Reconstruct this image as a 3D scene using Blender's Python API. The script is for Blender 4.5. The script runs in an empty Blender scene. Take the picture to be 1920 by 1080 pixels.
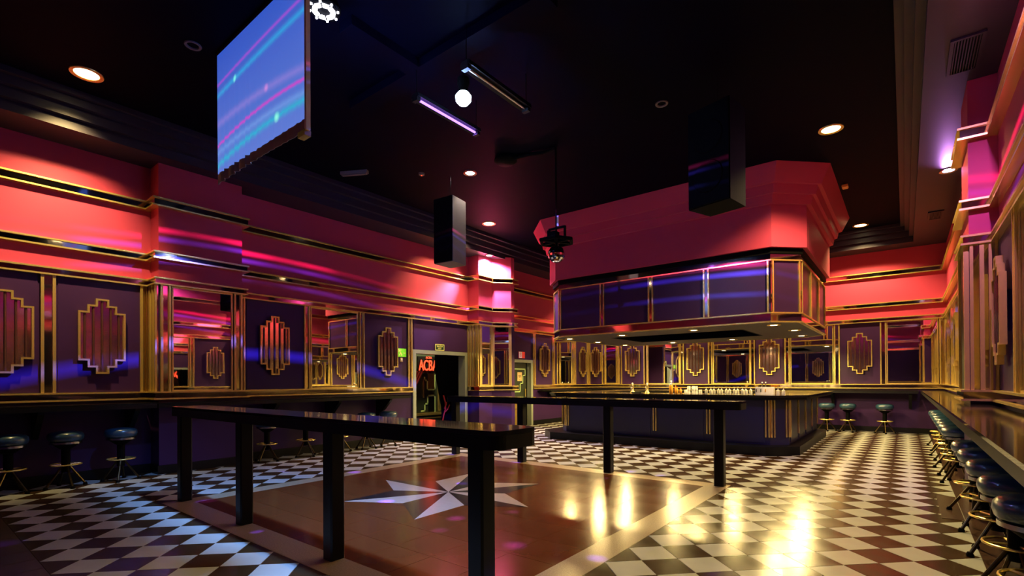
import bpy, math, random
from mathutils import Matrix, Vector
random.seed(4)
PI = math.pi
scene = bpy.context.scene
COL = scene.collection

# ------------------------------------------------------------------ camera, world, exposure
EYE = 1.35
F_PX = 929.4
YAW, PITCH, ROLL = math.radians(38.41), math.radians(0.3), math.radians(-0.325)
fw = Vector((-math.sin(YAW) * math.cos(PITCH), math.cos(YAW) * math.cos(PITCH), math.sin(PITCH)))
rt = Vector((math.cos(YAW), math.sin(YAW), 0))
up = rt.cross(fw)
rt, up = rt * math.cos(ROLL) + up * math.sin(ROLL), up * math.cos(ROLL) - rt * math.sin(ROLL)
cam_data = bpy.data.cameras.new('camera')
cam_data.sensor_width = 36
cam_data.lens = 36 * F_PX / 1920
cam_data.shift_y = (709.64 - 540) / 1920
cam_data.clip_start = 0.05
cam = bpy.data.objects.new('camera', cam_data)
COL.objects.link(cam)
cam.matrix_world = Matrix(((rt.x, up.x, -fw.x, 0), (rt.y, up.y, -fw.y, 0), (rt.z, up.z, -fw.z, EYE), (0, 0, 0, 1)))
scene.camera = cam

def project(x, y, z):
    v = Vector((x, y, z - EYE)); d = v.dot(fw)
    if d < 0.1: return None
    return 960 + F_PX * v.dot(rt) / d, 709.64 - F_PX * v.dot(up) / d, d

world = bpy.data.worlds.new('world'); scene.world = world
world.use_nodes = True
world.node_tree.nodes['Background'].inputs[0].default_value = (0.30, 0.16, 0.5, 1)
world.node_tree.nodes['Background'].inputs[1].default_value = 0.0
scene.view_settings.view_transform = 'Standard'
scene.view_settings.look = 'None'
scene.view_settings.gamma = 1
scene.view_settings.use_curve_mapping = False
scene.view_settings.exposure = 0.15

# lamp strengths in one place (each lamp object is made by its own fixture's builder)
WARM = (1.0, 0.71, 0.25)
P_DOWN = 600      # warm ceiling downlights
P_BAR = 235        # downlights in the bar canopy
P_PURPLE = 500    # violet spots over the pilasters
P_WHITE = 1300     # white spot over the far pilaster
P_BLUE = 40       # blue lamp over the dance floor

# ------------------------------------------------------------------ materials
MATS = {}
def nmat(name):
    m = bpy.data.materials.new(name); m.use_nodes = True
    MATS[name] = m
    nt = m.node_tree
    return m, nt, nt.nodes['Principled BSDF']
def N(nt, t, **kw):
    n = nt.nodes.new(t)
    for k, v in kw.items(): setattr(n, k, v)
    return n
def L(nt, a, b): nt.links.new(a, b)

def mat(name, color, rough=0.5, metal=0.0, spec=0.5, coat=0.0, var=0.0, scale=6.0, bump=0.0, bscale=40.0, emis=None, estr=0.0, rvar=0.0):
    m, nt, b = nmat(name)
    b.inputs['Base Color'].default_value = (*color, 1)
    b.inputs['Roughness'].default_value = rough
    b.inputs['Metallic'].default_value = metal
    b.inputs['Specular IOR Level'].default_value = spec
    b.inputs['Coat Weight'].default_value = coat
    b.inputs['Coat Roughness'].default_value = 0.06
    tc = N(nt, 'ShaderNodeTexCoord')
    if var or rvar:
        nz = N(nt, 'ShaderNodeTexNoise'); nz.inputs['Scale'].default_value = scale; nz.inputs['Detail'].default_value = 5
        L(nt, tc.outputs['Object'], nz.inputs['Vector'])
        if var:
            mx = N(nt, 'ShaderNodeMix', data_type='RGBA')
            mx.inputs[6].default_value = (*[c * (1 - var) for c in color], 1)
            mx.inputs[7].default_value = (*[min(1, c * (1 + var)) for c in color], 1)
            L(nt, nz.outputs['Fac'], mx.inputs[0]); L(nt, mx.outputs[2], b.inputs['Base Color'])
        if rvar:
            mr = N(nt, 'ShaderNodeMapRange')
            mr.inputs[1].default_value = 0.3; mr.inputs[2].default_value = 0.7
            mr.inputs[3].default_value = max(0.01, rough - rvar); mr.inputs[4].default_value = rough + rvar
            L(nt, nz.outputs['Fac'], mr.inputs[0]); L(nt, mr.outputs[0], b.inputs['Roughness'])
    if bump:
        nb = N(nt, 'ShaderNodeTexNoise'); nb.inputs['Scale'].default_value = bscale; nb.inputs['Detail'].default_value = 3
        L(nt, tc.outputs['Object'], nb.inputs['Vector'])
        bp = N(nt, 'ShaderNodeBump'); bp.inputs['Strength'].default_value = bump; bp.inputs['Distance'].default_value = 0.01
        L(nt, nb.outputs['Fac'], bp.inputs['Height']); L(nt, bp.outputs[0], b.inputs['Normal'])
    if emis:
        b.inputs['Emission Color'].default_value = (*emis, 1); b.inputs['Emission Strength'].default_value = estr
    return m

M_PINK = mat('pink_paint', (0.42, 0.043, 0.108), 0.5, spec=0.12, var=0.04, scale=3, bump=0.05, bscale=90)
M_PURPLE = mat('purple_paint', (0.040, 0.014, 0.070), 0.32, spec=0.25, var=0.1, scale=3, bump=0.04, bscale=60)
M_BRASS = mat('brass', (0.84, 0.64, 0.21), 0.27, metal=0.78, var=0.05, scale=2)
M_MIRROR = mat('mirror_glass', (0.80, 0.80, 0.80), 0.015, metal=1, bump=0.03, bscale=1.6)
M_STRIP = mat('bronze_mirror_strip', (0.62, 0.50, 0.45), 0.06, metal=1, bump=0.08, bscale=3)
M_BLACK = mat('black_lacquer', (0.0035, 0.0035, 0.004), 0.36, spec=0.25)
M_BLACKM = mat('black_matt', (0.0015, 0.0015, 0.0018), 0.7, spec=0.06)
M_BRONZE = mat('dark_bronze', (0.07, 0.05, 0.02), 0.3, metal=0.9)
M_MARBLE = mat('polished_dark_stone', (0.012, 0.010, 0.010), 0.09, spec=0.6, var=0.5, scale=7)
M_CEIL = mat('ceiling_paint', (0.0016, 0.0016, 0.008), 0.6, spec=0.02)
M_SOFFIT = mat('soffit_paint', (0.026, 0.018, 0.042), 0.45, spec=0.25)
M_GROUT = mat('grout', (0.12, 0.10, 0.08), 0.8)
M_TWHITE = mat('pale_tile', (0.43, 0.45, 0.43), 0.21, spec=0.14, var=0.06, scale=5, rvar=0.05, bump=0.012, bscale=7)
M_TBROWN = mat('brown_tile', (0.045, 0.023, 0.009), 0.21, spec=0.14, var=0.18, scale=5, rvar=0.05, bump=0.012, bscale=7)
M_TBORDER = mat('border_tile', (0.06, 0.03, 0.02), 0.25, var=0.15, scale=5)
M_STONE = mat('dance_stone', (0.105, 0.029, 0.008), 0.19, spec=0.17, var=0.22, scale=2.2, rvar=0.05, bump=0.012, bscale=5)
M_GRANITE = mat('granite_border', (0.32, 0.24, 0.15), 0.24, var=0.45, scale=95)
M_STARL = mat('star_light_stone', (0.42, 0.34, 0.30), 0.2, var=0.1, scale=20)
M_STARD = mat('star_dark_stone', (0.014, 0.012, 0.012), 0.2, var=0.2, scale=20)
M_STEEL = mat('painted_steel_frame', (0.30, 0.34, 0.26), 0.4, metal=0.3)
M_SEAT = mat('blue_vinyl', (0.018, 0.055, 0.10), 0.28, spec=0.6, coat=0.4, bump=0.12, bscale=30)
M_CHROME = mat('stool_band', (0.45, 0.45, 0.48), 0.22, metal=1)
M_ROD = mat('smoked_glass_rod', (0.13, 0.055, 0.05), 0.12, metal=0.5, coat=0.8)
M_SCBACK = mat('sconce_mirror_back', (0.86, 0.68, 0.70), 0.10, metal=1, bump=0.06, bscale=8)
M_BODY = mat('bar_front_panel', (0.018, 0.016, 0.062), 0.35, var=0.15, scale=4)
M_WHITE = mat('white_plastic', (0.85, 0.85, 0.85), 0.4)
M_GREENLINE = mat('green_deco_line', (0.45, 0.65, 0.25), 0.4)
M_DARKDOOR = mat('dark_green_door', (0.02, 0.028, 0.018), 0.35)
M_REDCURT = mat('red_velvet', (0.30, 0.012, 0.012), 0.7)
M_CORD = mat('red_cord', (0.55, 0.03, 0.02), 0.6)
M_PAPER = mat('buff_paper', (0.50, 0.36, 0.16), 0.7)
M_INK = mat('dark_ink', (0.03, 0.02, 0.02), 0.7)
M_KICK = mat('brass_kick_plate', (0.60, 0.42, 0.10), 0.35, metal=0.9, rvar=0.1, scale=12)
M_SIGNGREEN = mat('sign_dark_green', (0.004, 0.03, 0.012), 0.4)
M_SIGNLIME = mat('sign_lime_green', (0.16, 0.60, 0.02), 0.4, emis=(0.25, 0.9, 0.03), estr=0.25)
M_SIGNYEL = mat('sign_yellow', (0.75, 0.70, 0.18), 0.5, emis=(0.8, 0.75, 0.2), estr=0.25)
M_SIGNRED = mat('sign_red', (0.75, 0.03, 0.02), 0.5, emis=(0.8, 0.04, 0.03), estr=0.2)
M_AMBER = mat('amber_bottle', (0.55, 0.25, 0.03), 0.1, coat=0.5)
M_GREY = mat('grey_cabinet', (0.16, 0.14, 0.15), 0.5)
M_ORANGE = mat('orange_plate', (0.8, 0.35, 0.1), 0.5)
def emat(name, color, strength):
    m, nt, b = nmat(name)
    b.inputs['Base Color'].default_value = (0, 0, 0, 1)
    b.inputs['Emission Color'].default_value = (*color, 1); b.inputs['Emission Strength'].default_value = strength
    return m
M_LAMP = emat('lamp_warm', (1.0, 0.80, 0.38), 16)
M_LAMPV = emat('lamp_violet', (0.85, 0.65, 1.0), 22)
M_LAMPW = emat('lamp_white', (1.0, 0.9, 0.75), 22)
M_LAMPB = emat('lamp_blue', (0.55, 0.85, 1.0), 20)
M_UV = emat('uv_tube', (0.36, 0.16, 1.0), 3.2)
M_LED = emat('led_cell', (0.86, 0.86, 1.0), 7)
M_NEON = emat('neon_red', (1.0, 0.05, 0.015), 3.0)
M_REDLED = emat('red_indicator', (1.0, 0.08, 0.03), 2.0)
def glassmat(name, color, rough=0.03):
    m, nt, b = nmat(name)
    b.inputs['Base Color'].default_value = (*color, 1); b.inputs['Roughness'].default_value = rough
    b.inputs['Transmission Weight'].default_value = 0.55; b.inputs['IOR'].default_value = 1.4
    return m
M_GLASS = glassmat('clear_glass', (0.95, 0.95, 0.9))

def screen_material():
    """a projected picture: blue ground crossed by curved magenta and cyan light trails"""
    m, nt, b = nmat('projected_picture')
    tc = N(nt, 'ShaderNodeTexCoord'); sp = N(nt, 'ShaderNodeSeparateXYZ')
    L(nt, tc.outputs['Object'], sp.inputs[0])
    X, Z = sp.outputs['X'], sp.outputs['Z']
    def mth(op, a, c=None, d=None):
        n = N(nt, 'ShaderNodeMath', operation=op)
        for i, v in enumerate((a, c, d)):
            if v is None: continue
            if isinstance(v, (int, float)): n.inputs[i].default_value = v
            else: L(nt, v, n.inputs[i])
        return n.outputs[0]
    col = None
    ramp = N(nt, 'ShaderNodeMix', data_type='RGBA')
    fac = mth('MULTIPLY_ADD', Z, 0.62, 0.0); ramp.clamp_factor = True
    L(nt, fac, ramp.inputs[0])
    ramp.inputs[6].default_value = (0.10, 0.19, 0.62, 1); ramp.inputs[7].default_value = (0.016, 0.075, 0.50, 1)
    col = ramp.outputs[2]
    def trail(z0, slope, curve, width, rgb, amount):
        nonlocal col
        c = mth('MULTIPLY_ADD', X, slope, z0)
        c = mth('MULTIPLY_ADD', mth('MULTIPLY', X, X), curve, c)
        d = mth('ABSOLUTE', mth('SUBTRACT', Z, c))
        f = mth('MULTIPLY', mth('POWER', mth('MAXIMUM', mth('SUBTRACT', 1.0, mth('DIVIDE', d, width)), 0.0), 1.6), amount)
        mx = N(nt, 'ShaderNodeMix', data_type='RGBA'); L(nt, f, mx.inputs[0]); L(nt, col, mx.inputs[6])
        mx.inputs[7].default_value = (*rgb, 1); col = mx.outputs[2]
    def dot(x0, z0, r, rgb):
        nonlocal col
        dx = mth('SUBTRACT', X, x0); dz = mth('SUBTRACT', Z, z0)
        d = mth('SQRT', mth('ADD', mth('MULTIPLY', dx, dx), mth('MULTIPLY', dz, dz)))
        f = mth('MAXIMUM', mth('SUBTRACT', 1.0, mth('DIVIDE', d, r)), 0.0)
        mx = N(nt, 'ShaderNodeMix', data_type='RGBA'); L(nt, f, mx.inputs[0]); L(nt, col, mx.inputs[6])
        mx.inputs[7].default_value = (*rgb, 1); col = mx.outputs[2]
    trail(1.10, 0.10, -0.02, 0.035, (0.40, 0.06, 0.62), 0.8)
    trail(0.98, 0.10, -0.02, 0.06, (0.02, 0.36, 0.70), 0.9)
    trail(0.66, 0.05, -0.05, 0.08, (0.35, 0.22, 0.66), 0.45)
    trail(0.42, 0.16, -0.07, 0.035, (0.62, 0.04, 0.55), 0.9)
    trail(0.34, 0.10, -0.05, 0.07, (0.16, 0.35, 0.75), 0.6)
    trail(0.20, 0.16, -0.06, 0.07, (0.01, 0.42, 0.62), 0.9)
    dot(0.45, 1.02, 0.05, (0.25, 1.0, 0.85)); dot(1.36, 0.30, 0.06, (0.3, 1.0, 0.75)); dot(1.15, 0.66, 0.05, (0.6, 0.25, 0.7))
    # the cloth below the picture is not lit by it
    on = mth('GREATER_THAN', Z, 0.115)
    st = mth('MULTIPLY', on, 0.95)
    b.inputs['Base Color'].default_value = (0.30, 0.26, 0.26, 1); b.inputs['Roughness'].default_value = 0.8
    L(nt, col, b.inputs['Emission Color']); L(nt, st, b.inputs['Emission Strength'])
    return m
M_SCREEN = screen_material()
M_CLOTH = mat('screen_cloth', (0.72, 0.68, 0.68), 0.8)

# ------------------------------------------------------------------ mesh helpers
class MB:
    def __init__(s): s.v = []; s.f = []; s.m = []
    def face(s, idx, mi=0): s.f.append(tuple(idx)); s.m.append(mi)
    def prism(s, poly, z0, z1, mi=0, caps=True):
        """poly counter-clockwise"""
        b = len(s.v); n = len(poly)
        s.v += [(p[0], p[1], z0) for p in poly] + [(p[0], p[1], z1) for p in poly]
        for i in range(n):
            j = (i + 1) % n; s.face((b + i, b + j, b + n + j, b + n + i), mi)
        if caps:
            s.face([b + i for i in reversed(range(n))], mi); s.face([b + n + i for i in range(n)], mi)
    def box(s, x0, x1, y0, y1, z0, z1, mi=0):
        x0, x1 = min(x0, x1), max(x0, x1); y0, y1 = min(y0, y1), max(y0, y1); z0, z1 = min(z0, z1), max(z0, z1)
        s.prism([(x0, y0), (x1, y0), (x1, y1), (x0, y1)], z0, z1, mi)
    def ring_prism(s, outer, inner, z0, z1, mi=0):
        """outer and inner: same vertex count, counter-clockwise"""
        b = len(s.v); n = len(outer)
        for poly, z in ((outer, z0), (inner, z0), (outer, z1), (inner, z1)): s.v += [(p[0], p[1], z) for p in poly]
        for i in range(n):
            j = (i + 1) % n
            s.face((b + i, b + j, b + 2 * n + j, b + 2 * n + i), mi)
            s.face((b + n + j, b + n + i, b + 3 * n + i, b + 3 * n + j), mi)
            s.face((b + 2 * n + i, b + 2 * n + j, b + 3 * n + j, b + 3 * n + i), mi)
            s.face((b + j, b + i, b + n + i, b + n + j), mi)
    def loft(s, rings, mi=0, closed=True, cap0=False, cap1=False):
        b = len(s.v); n = len(rings[0])
        for r in rings: s.v += [tuple(p) for p in r]
        for k in range(len(rings) - 1):
            for i in range(n if closed else n - 1):
                j = (i + 1) % n
                s.face((b + k * n + i, b + k * n + j, b + (k + 1) * n + j, b + (k + 1) * n + i), mi)
        if cap0: s.face([b + i for i in reversed(range(n))], mi)
        if cap1: s.face([b + (len(rings) - 1) * n + i for i in range(n)], mi)
    def lathe(s, prof, n=20, mi=0, c=(0, 0, 0), caps=True):
        """prof: list of (r, z) from bottom to top"""
        rings = [[(c[0] + r * math.cos(2 * PI * i / n), c[1] + r * math.sin(2 * PI * i / n), c[2] + z) for i in range(n)] for r, z in prof]
        s.loft(rings, mi, True, caps and prof[0][0] > 1e-4, caps and prof[-1][0] > 1e-4)
    def tube(s, path, r, n=8, mi=0, closed=False):
        P = [Vector(p) for p in path]; rings = []; m = len(P)
        for i, p in enumerate(P):
            a = P[(i - 1) % m] if (closed or i) else p; c = P[(i + 1) % m] if (closed or i < m - 1) else p
            t = (c - a).normalized(); ref = Vector((0, 0, 1)) if abs(t.z) < 0.9 else Vector((1, 0, 0))
            u = t.cross(ref).normalized(); w = u.cross(t)
            rings.append([tuple(p + u * r * math.cos(2 * PI * k / n) + w * r * math.sin(2 * PI * k / n)) for k in range(n)])
        if closed: rings.append(rings[0])
        s.loft(rings, mi, True, not closed, not closed)
    def bar(s, a, b2, w, h, mi=0):
        """rectangular bar between two points"""
        A, B = Vector(a), Vector(b2); t = (B - A).normalized()
        ref = Vector((0, 0, 1)) if abs(t.z) < 0.9 else Vector((1, 0, 0))
        u = t.cross(ref).normalized(); w2 = u.cross(t)
        rings = [[tuple(P + u * sx * w / 2 + w2 * sy * h / 2) for sx, sy in ((-1, -1), (1, -1), (1, 1), (-1, 1))] for P in (A, B)]
        s.loft(rings, mi, True, True, True)
    def mesh(s, name, mats, smooth=False):
        me = bpy.data.meshes.new(name); me.from_pydata(s.v, [], s.f); me.validate()
        for m in (mats if isinstance(mats, (list, tuple)) else [mats]): me.materials.append(m)
        if len(me.polygons) == len(s.m):
            me.polygons.foreach_set('material_index', s.m)
        import bmesh
        bm = bmesh.new(); bm.from_mesh(me); bmesh.ops.recalc_face_normals(bm, faces=bm.faces); bm.to_mesh(me); bm.free()
        if smooth:
            me.polygons.foreach_set('use_smooth', [True] * len(me.polygons))
            me.set_sharp_from_angle(angle=math.radians(40))
        me.update(); return me
    def build(s, name, mats, parent=None, smooth=False):
        return link(name, s.mesh(name, mats, smooth), parent)

def link(name, data, parent=None, loc=None, rot=None):
    o = bpy.data.objects.new(name, data); COL.objects.link(o)
    if parent is not None: o.parent = parent
    if loc is not None: o.location = loc
    if rot is not None: o.rotation_euler = rot
    return o
def tag(o, label, cat, group=None):
    o['label'] = label; o['category'] = cat
    if group: o['group'] = group
    return o
def thing(name, label, cat, loc=(0, 0, 0), rotz=0.0, group=None):
    o = bpy.data.objects.new(name, None); COL.objects.link(o); o.empty_display_size = 0.1
    o.location = loc; o.rotation_euler = (0, 0, rotz)
    return tag(o, label, cat, group)
def struct(o): o['kind'] = 'structure'; return o
def stuff(o): o['kind'] = 'stuff'; return o
def dup(root, loc, rotz, label, group=None):
    r = root.copy(); COL.objects.link(r); r.location = loc; r.rotation_euler = (0, 0, rotz); r['label'] = label
    if group: r['group'] = group
    for ch in list(root.children):
        c = ch.copy(); COL.objects.link(c); c.parent = r
        for g in list(ch.children):
            d = g.copy(); COL.objects.link(d); d.parent = c
    return r
def text_mesh(body, size, mat_, extrude=0.001):
    cu = bpy.data.curves.new('text', 'FONT'); cu.body = body; cu.size = size; cu.extrude = extrude
    cu.align_x = 'CENTER'; cu.align_y = 'CENTER'; cu.resolution_u = 3
    o = bpy.data.objects.new('text', cu); COL.objects.link(o)
    dg = bpy.context.evaluated_depsgraph_get()
    me = bpy.data.meshes.new_from_object(o.evaluated_get(dg))
    bpy.data.objects.remove(o); bpy.data.curves.remove(cu)
    me.materials.clear(); me.materials.append(mat_)
    return me
def spot(name, loc, energy, color, angle, blend=0.6, radius=0.08, target=None, parent=None):
    ld = bpy.data.lights.new(name, 'SPOT'); ld.energy = energy; ld.color = color
    ld.spot_size = math.radians(angle); ld.spot_blend = blend; ld.shadow_soft_size = radius
    o = bpy.data.objects.new(name, ld); COL.objects.link(o); o.location = loc
    if parent is not None: o.parent = parent
    if target is not None:
        d = Vector(target) - (Vector(loc) + (parent.location if parent is not None else Vector((0, 0, 0))))
        o.rotation_euler = d.to_track_quat('-Z', 'Y').to_euler()
    return o
def point(name, loc, energy, color, radius=0.05, parent=None):
    ld = bpy.data.lights.new(name, 'POINT'); ld.energy = energy; ld.color = color; ld.shadow_soft_size = radius
    o = bpy.data.objects.new(name, ld); COL.objects.link(o); o.location = loc
    if parent is not None: o.parent = parent
    return o

# ------------------------------------------------------------------ room dimensions (metres)
XL, XR, YB, YF = -9.0, 0.80, 15.8, -0.45
ZB, ZL, ZM, ZT, ZS, ZC = 1.21, 2.86, 3.24, 4.02, 4.62, 5.05   # sill, panel rail, middle rail, top rail, wall top, ceiling

def wpt(side, s, d):
    return {'left': (XL + d, s), 'back': (s, YB - d), 'right': (XR - d, s), 'front': (s, YF + d)}[side]
def wbox(mb, side, s0, s1, d0, d1, z0, z1, mi=0):
    a = wpt(side, s0, d0); b = wpt(side, s1, d1)
    mb.box(a[0], b[0], a[1], b[1], z0, z1, mi)
WROT = {'left': PI / 2, 'back': 0.0, 'right': -PI / 2, 'front': PI}   # local -y looks into the room

# perimeter, walked clockwise (room on the right hand), with the pilasters
P1 = [(-9, 2.50), (-8.65, 2.50), (-8.65, 3.68), (-9, 3.68)]
P2 = [(-9, 9.50), (-8.62, 9.50), (-8.62, 10.02), (-8.28, 10.42), (-8.28, 10.56), (-9, 10.56)]
PR = [(0.80, 8.15), (0.56, 8.15), (0.56, 7.38), (0.80, 7.38)]
PR2 = [(0.80, 3.00), (0.56, 3.00), (0.56, 2.20), (0.80, 2.20)]
PERIM = [(XL, YF)] + P1 + P2 + [(XL, YB), (XR, YB)] + PR + PR2 + [(XR, YF)]

def offset(path, d, closed=True):
    out = []; n = len(path)
    for i, p in enumerate(path):
        def nrm(a, b):
            t = Vector((b[0] - a[0], b[1] - a[1])).normalized(); return Vector((t.y, -t.x))
        n0 = nrm(path[i - 1], p) if (closed or i > 0) else None
        n1 = nrm(p, path[(i + 1) % n]) if (closed or i < n - 1) else None
        if n0 is None: n0 = n1
        if n1 is None: n1 = n0
        k = 1 + n0.dot(n1)
        out.append((p[0] + d * (n0.x + n1.x) / k, p[1] + d * (n0.y + n1.y) / k))
    return out
def sweep(mb, path, d0, d1, z0, z1, mi=0, closed=True):
    A, B = offset(path, d0, closed), offset(path, d1, closed)
    b = len(mb.v); n = len(path)
    for a, c in zip(A, B): mb.v += [(*a, z0), (*c, z0), (*c, z1), (*a, z1)]
    for i in range(n if closed else n - 1):
        j = (i + 1) % n
        for k in range(4):
            l = (k + 1) % 4; mb.face((b + 4 * i + k, b + 4 * j + k, b + 4 * j + l, b + 4 * i + l), mi)
    if not closed:
        mb.face((b, b + 1, b + 2, b + 3), mi); e = b + 4 * (n - 1); mb.face((e + 3, e + 2, e + 1, e), mi)

# ------------------------------------------------------------------ walls
D1 = (7.60, 9.42, 2.01)     # wide doorway: y0, y1, head
D2 = (11.25, 12.33, 1.90)   # service door
TH = 0.2
def wall_piece(mb, side, s0, s1, z0=0.0):
    if z0 < ZL: wbox(mb, side, s0, s1, -TH, 0, z0, ZL, 0)
    wbox(mb, side, s0, s1, -TH, 0, max(z0, ZL), ZC + 0.1, 1)
mb = MB()
wall_piece(mb, 'left', YF - TH, D1[0]); wall_piece(mb, 'left', D1[0], D1[1], D1[2]); wall_piece(mb, 'left', D1[1], D2[0])
wall_piece(mb, 'left', D2[0], D2[1], D2[2]); wall_piece(mb, 'left', D2[1], YB + TH)
wall_left = struct(mb.build('wall_left', [M_PURPLE, M_PINK]))
mb = MB(); wall_piece(mb, 'back', XL, XR); wall_back = struct(mb.build('wall_back', [M_PURPLE, M_PINK]))
mb = MB(); wall_piece(mb, 'right', YF - TH, YB + TH); wall_right = struct(mb.build('wall_right', [M_PURPLE, M_PINK]))
mb = MB(); wall_piece(mb, 'front', XL, XR); wall_front = struct(mb.build('wall_front', [M_PURPLE, M_PINK]))
WALL = {'left': wall_left, 'back': wall_back, 'right': wall_right, 'front': wall_front}
for pts, w in ((P1, wall_left), (P2, wall_left), (PR, wall_right), (PR2, wall_right)):
    mb = MB(); poly = list(reversed(pts))
    mb.prism(poly, 0, ZL, 0); mb.prism(poly, ZL, ZS + 0.05, 1)
    mb.build('pilaster', [M_PURPLE, M_PINK], w)

# horizontal rails round the room: bronze mirror band between two brass bars
def rail(n, path, z0, z1, closed, depth=0.05):
    mb = MB(); sweep(mb, path, -0.002, depth, z0, z1, 0, closed)
    o = struct(mb.build('trim_%d' % n, M_STRIP))
    t = 0.022 if z1 - z0 < 0.15 else 0.028
    for za in (z0 - 0.004, z1 - t + 0.004):
        m2 = MB(); sweep(m2, path, -0.002, depth + 0.022, za, za + t, 0, closed)
        m2.build('brass_bar', M_BRASS, o)
    return o
rail(1, PERIM, ZL - 0.05, ZL + 0.05, True)
rail(2, PERIM, ZM - 0.05, ZM + 0.055, True, 0.06)
rail(3, PERIM, ZT - 0.06, ZT + 0.065, True, 0.07)
sill_a = [(XL, YF)] + P1 + [(XL, D1[0] - 0.02)]
sill_b = [(XL, D1[1] + 0.02)] + P2 + [(XL, D2[0] - 0.02)]
sill_c = [(XL, D2[1] + 0.02), (XL, YB), (XR, YB)] + PR + PR2 + [(XR, YF), (XL + 0.02, YF)]
for k, pth in enumerate((sill_a, sill_b, sill_c)):
    rail(4 + k, pth, ZB - 0.10, ZB + 0.012, False, 0.06)
    mb = MB(); sweep(mb, pth, 0.0, 0.02, 0, 0.13, 0, False)
    struct(mb.build('baseboard_%s' % ('left', 'pilaster', 'back')[k], M_BLACK))

# ------------------------------------------------------------------ ceiling with stepped crown
mb = MB(); mb.box(XL - TH, XR + TH, YF - TH, YB + TH, ZC, ZC + 0.1)
ceiling = struct(mb.build('ceiling', M_CEIL))
RECT = [(XL, YF), (XL, YB), (XR, YB), (XR, YF)]
for z, d in ((ZS, 0.62), (ZS + 0.13, 0.70), (ZS + 0.26, 0.78), (ZS + 0.36, 0.86)):
    mb = MB(); sweep(mb, RECT, 0.0, d, z, ZC, 0, True)
    mb.build('crown_step', M_SOFFIT, ceiling)
mb = MB(); mb.box(-5.7, -2.6, 3.78, 4.02, ZC - 0.10, ZC)
mb.build('ceiling_beam', M_CEIL, ceiling)
mb = MB(); mb.box(-4.55, -4.33, 2.9, 3.78, ZC - 0.10, ZC); mb.build('ceiling_beam', M_CEIL, ceiling)

# ------------------------------------------------------------------ floor
HD = 0.20                                        # half diagonal of a tile
DX0, DX1, DY0, DY1 = -6.56, -1.76, 1.92, 6.72    # dance floor
BX, BY = DX1 + 11 * HD, DY0 - 6 * HD             # edge of the brown border (right, near)
mb = MB(); mb.box(XL - TH, XR + TH, YF - TH, YB + TH, -0.12, -0.006)
floor = struct(mb.build('floor', M_GROUT))
mb = MB(); mb.box(-12.2, XL - TH, 6.6, 13.2, -0.12, -0.001)
mb.build('threshold_slab', M_GREY, floor)

def clip(poly, axis, val, keep_less):
    out = []; n = len(poly)
    for i in range(n):
        a, b = poly[i], poly[(i + 1) % n]
        ia = (a[axis] <= val) == keep_less; ib = (b[axis] <= val) == keep_less
        if ia: out.append(a)
        if ia != ib:
            t = (val - a[axis]) / (b[axis] - a[axis]); out.append((a[0] + t * (b[0] - a[0]), a[1] + t * (b[1] - a[1])))
    return out
def area(poly): return 0.5 * sum(poly[i][0] * poly[(i + 1) % len(poly)][1] - poly[(i + 1) % len(poly)][0] * poly[i][1] for i in range(len(poly)))
tiles = []
G = 0.0035
na0, na1 = int((XL - DX1) / HD) - 2, int((BX - DX1) / HD) + 2
for a in range(na0, na1):
    for b in range(-8, 72):
        if (a + b) % 2: continue
        x, y = DX1 + a * HD, DY0 + b * HD
        r = HD - G
        sq = [(x + r, y), (x, y + r), (x - r, y), (x, y - r)]
        inside = x > DX0 - HD and x < DX1 + HD and y > DY0 - HD and y < DY1 + HD
        sq = clip(sq, 0, XL, False); sq = clip(sq, 0, BX, True) if sq else sq
        sq = clip(sq, 1, BY, False) if sq else sq; sq = clip(sq, 1, YB, True) if sq else sq
        if len(sq) < 3 or area(sq) < 1e-4: continue
        polys = [sq]
        if inside:   # cut round the dance floor
            polys = []
            left = clip(sq, 0, DX0 - G, True); right = clip(sq, 0, DX1 + G, False)
            mid = clip(sq, 0, DX0 - G, False); mid = clip(mid, 0, DX1 + G, True) if len(mid) > 2 else []
            for q in (left, right): polys.append(q)
            if len(mid) > 2:
                polys.append(clip(mid, 1, DY0 - G, True)); polys.append(clip(mid, 1, DY1 + G, False))
        for q in polys:
            if len(q) > 2 and area(q) > 1e-4: tiles.append((q, a % 2, x, y))
def visible_size(q):
    pts = [project(p[0], p[1], 0) for p in q]
    if any(p is None for p in pts): return 0
    cx = sum(p[0] for p in pts) / len(pts); cy = sum(p[1] for p in pts) / len(pts)
    if not (0 <= cx <= 1920 and 0 <= cy <= 1080): return 0
    return abs(area(pts))
tiles.sort(key=lambda t: -visible_size(t[0]))
shared = {}
field = MB()
TM = [M_TBROWN, M_TWHITE]
for k, (q, c, x, y) in enumerate(tiles):
    if k < 300:
        key = (c, tuple((round(p[0] - x, 4), round(p[1] - y, 4)) for p in q))
        if key not in shared:
            m2 = MB(); m2.prism([(p[0] - x, p[1] - y) for p in q], -0.006, 0.0); shared[key] = m2.mesh('floor_tile', TM[c])
        link('floor_tile', shared[key], floor, (x, y, random.uniform(-0.0006, 0.0)))
    else:
        field.prism(q, -0.006, 0.0, c)
stuff(field.build('floor_tile_field', TM, floor))
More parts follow.
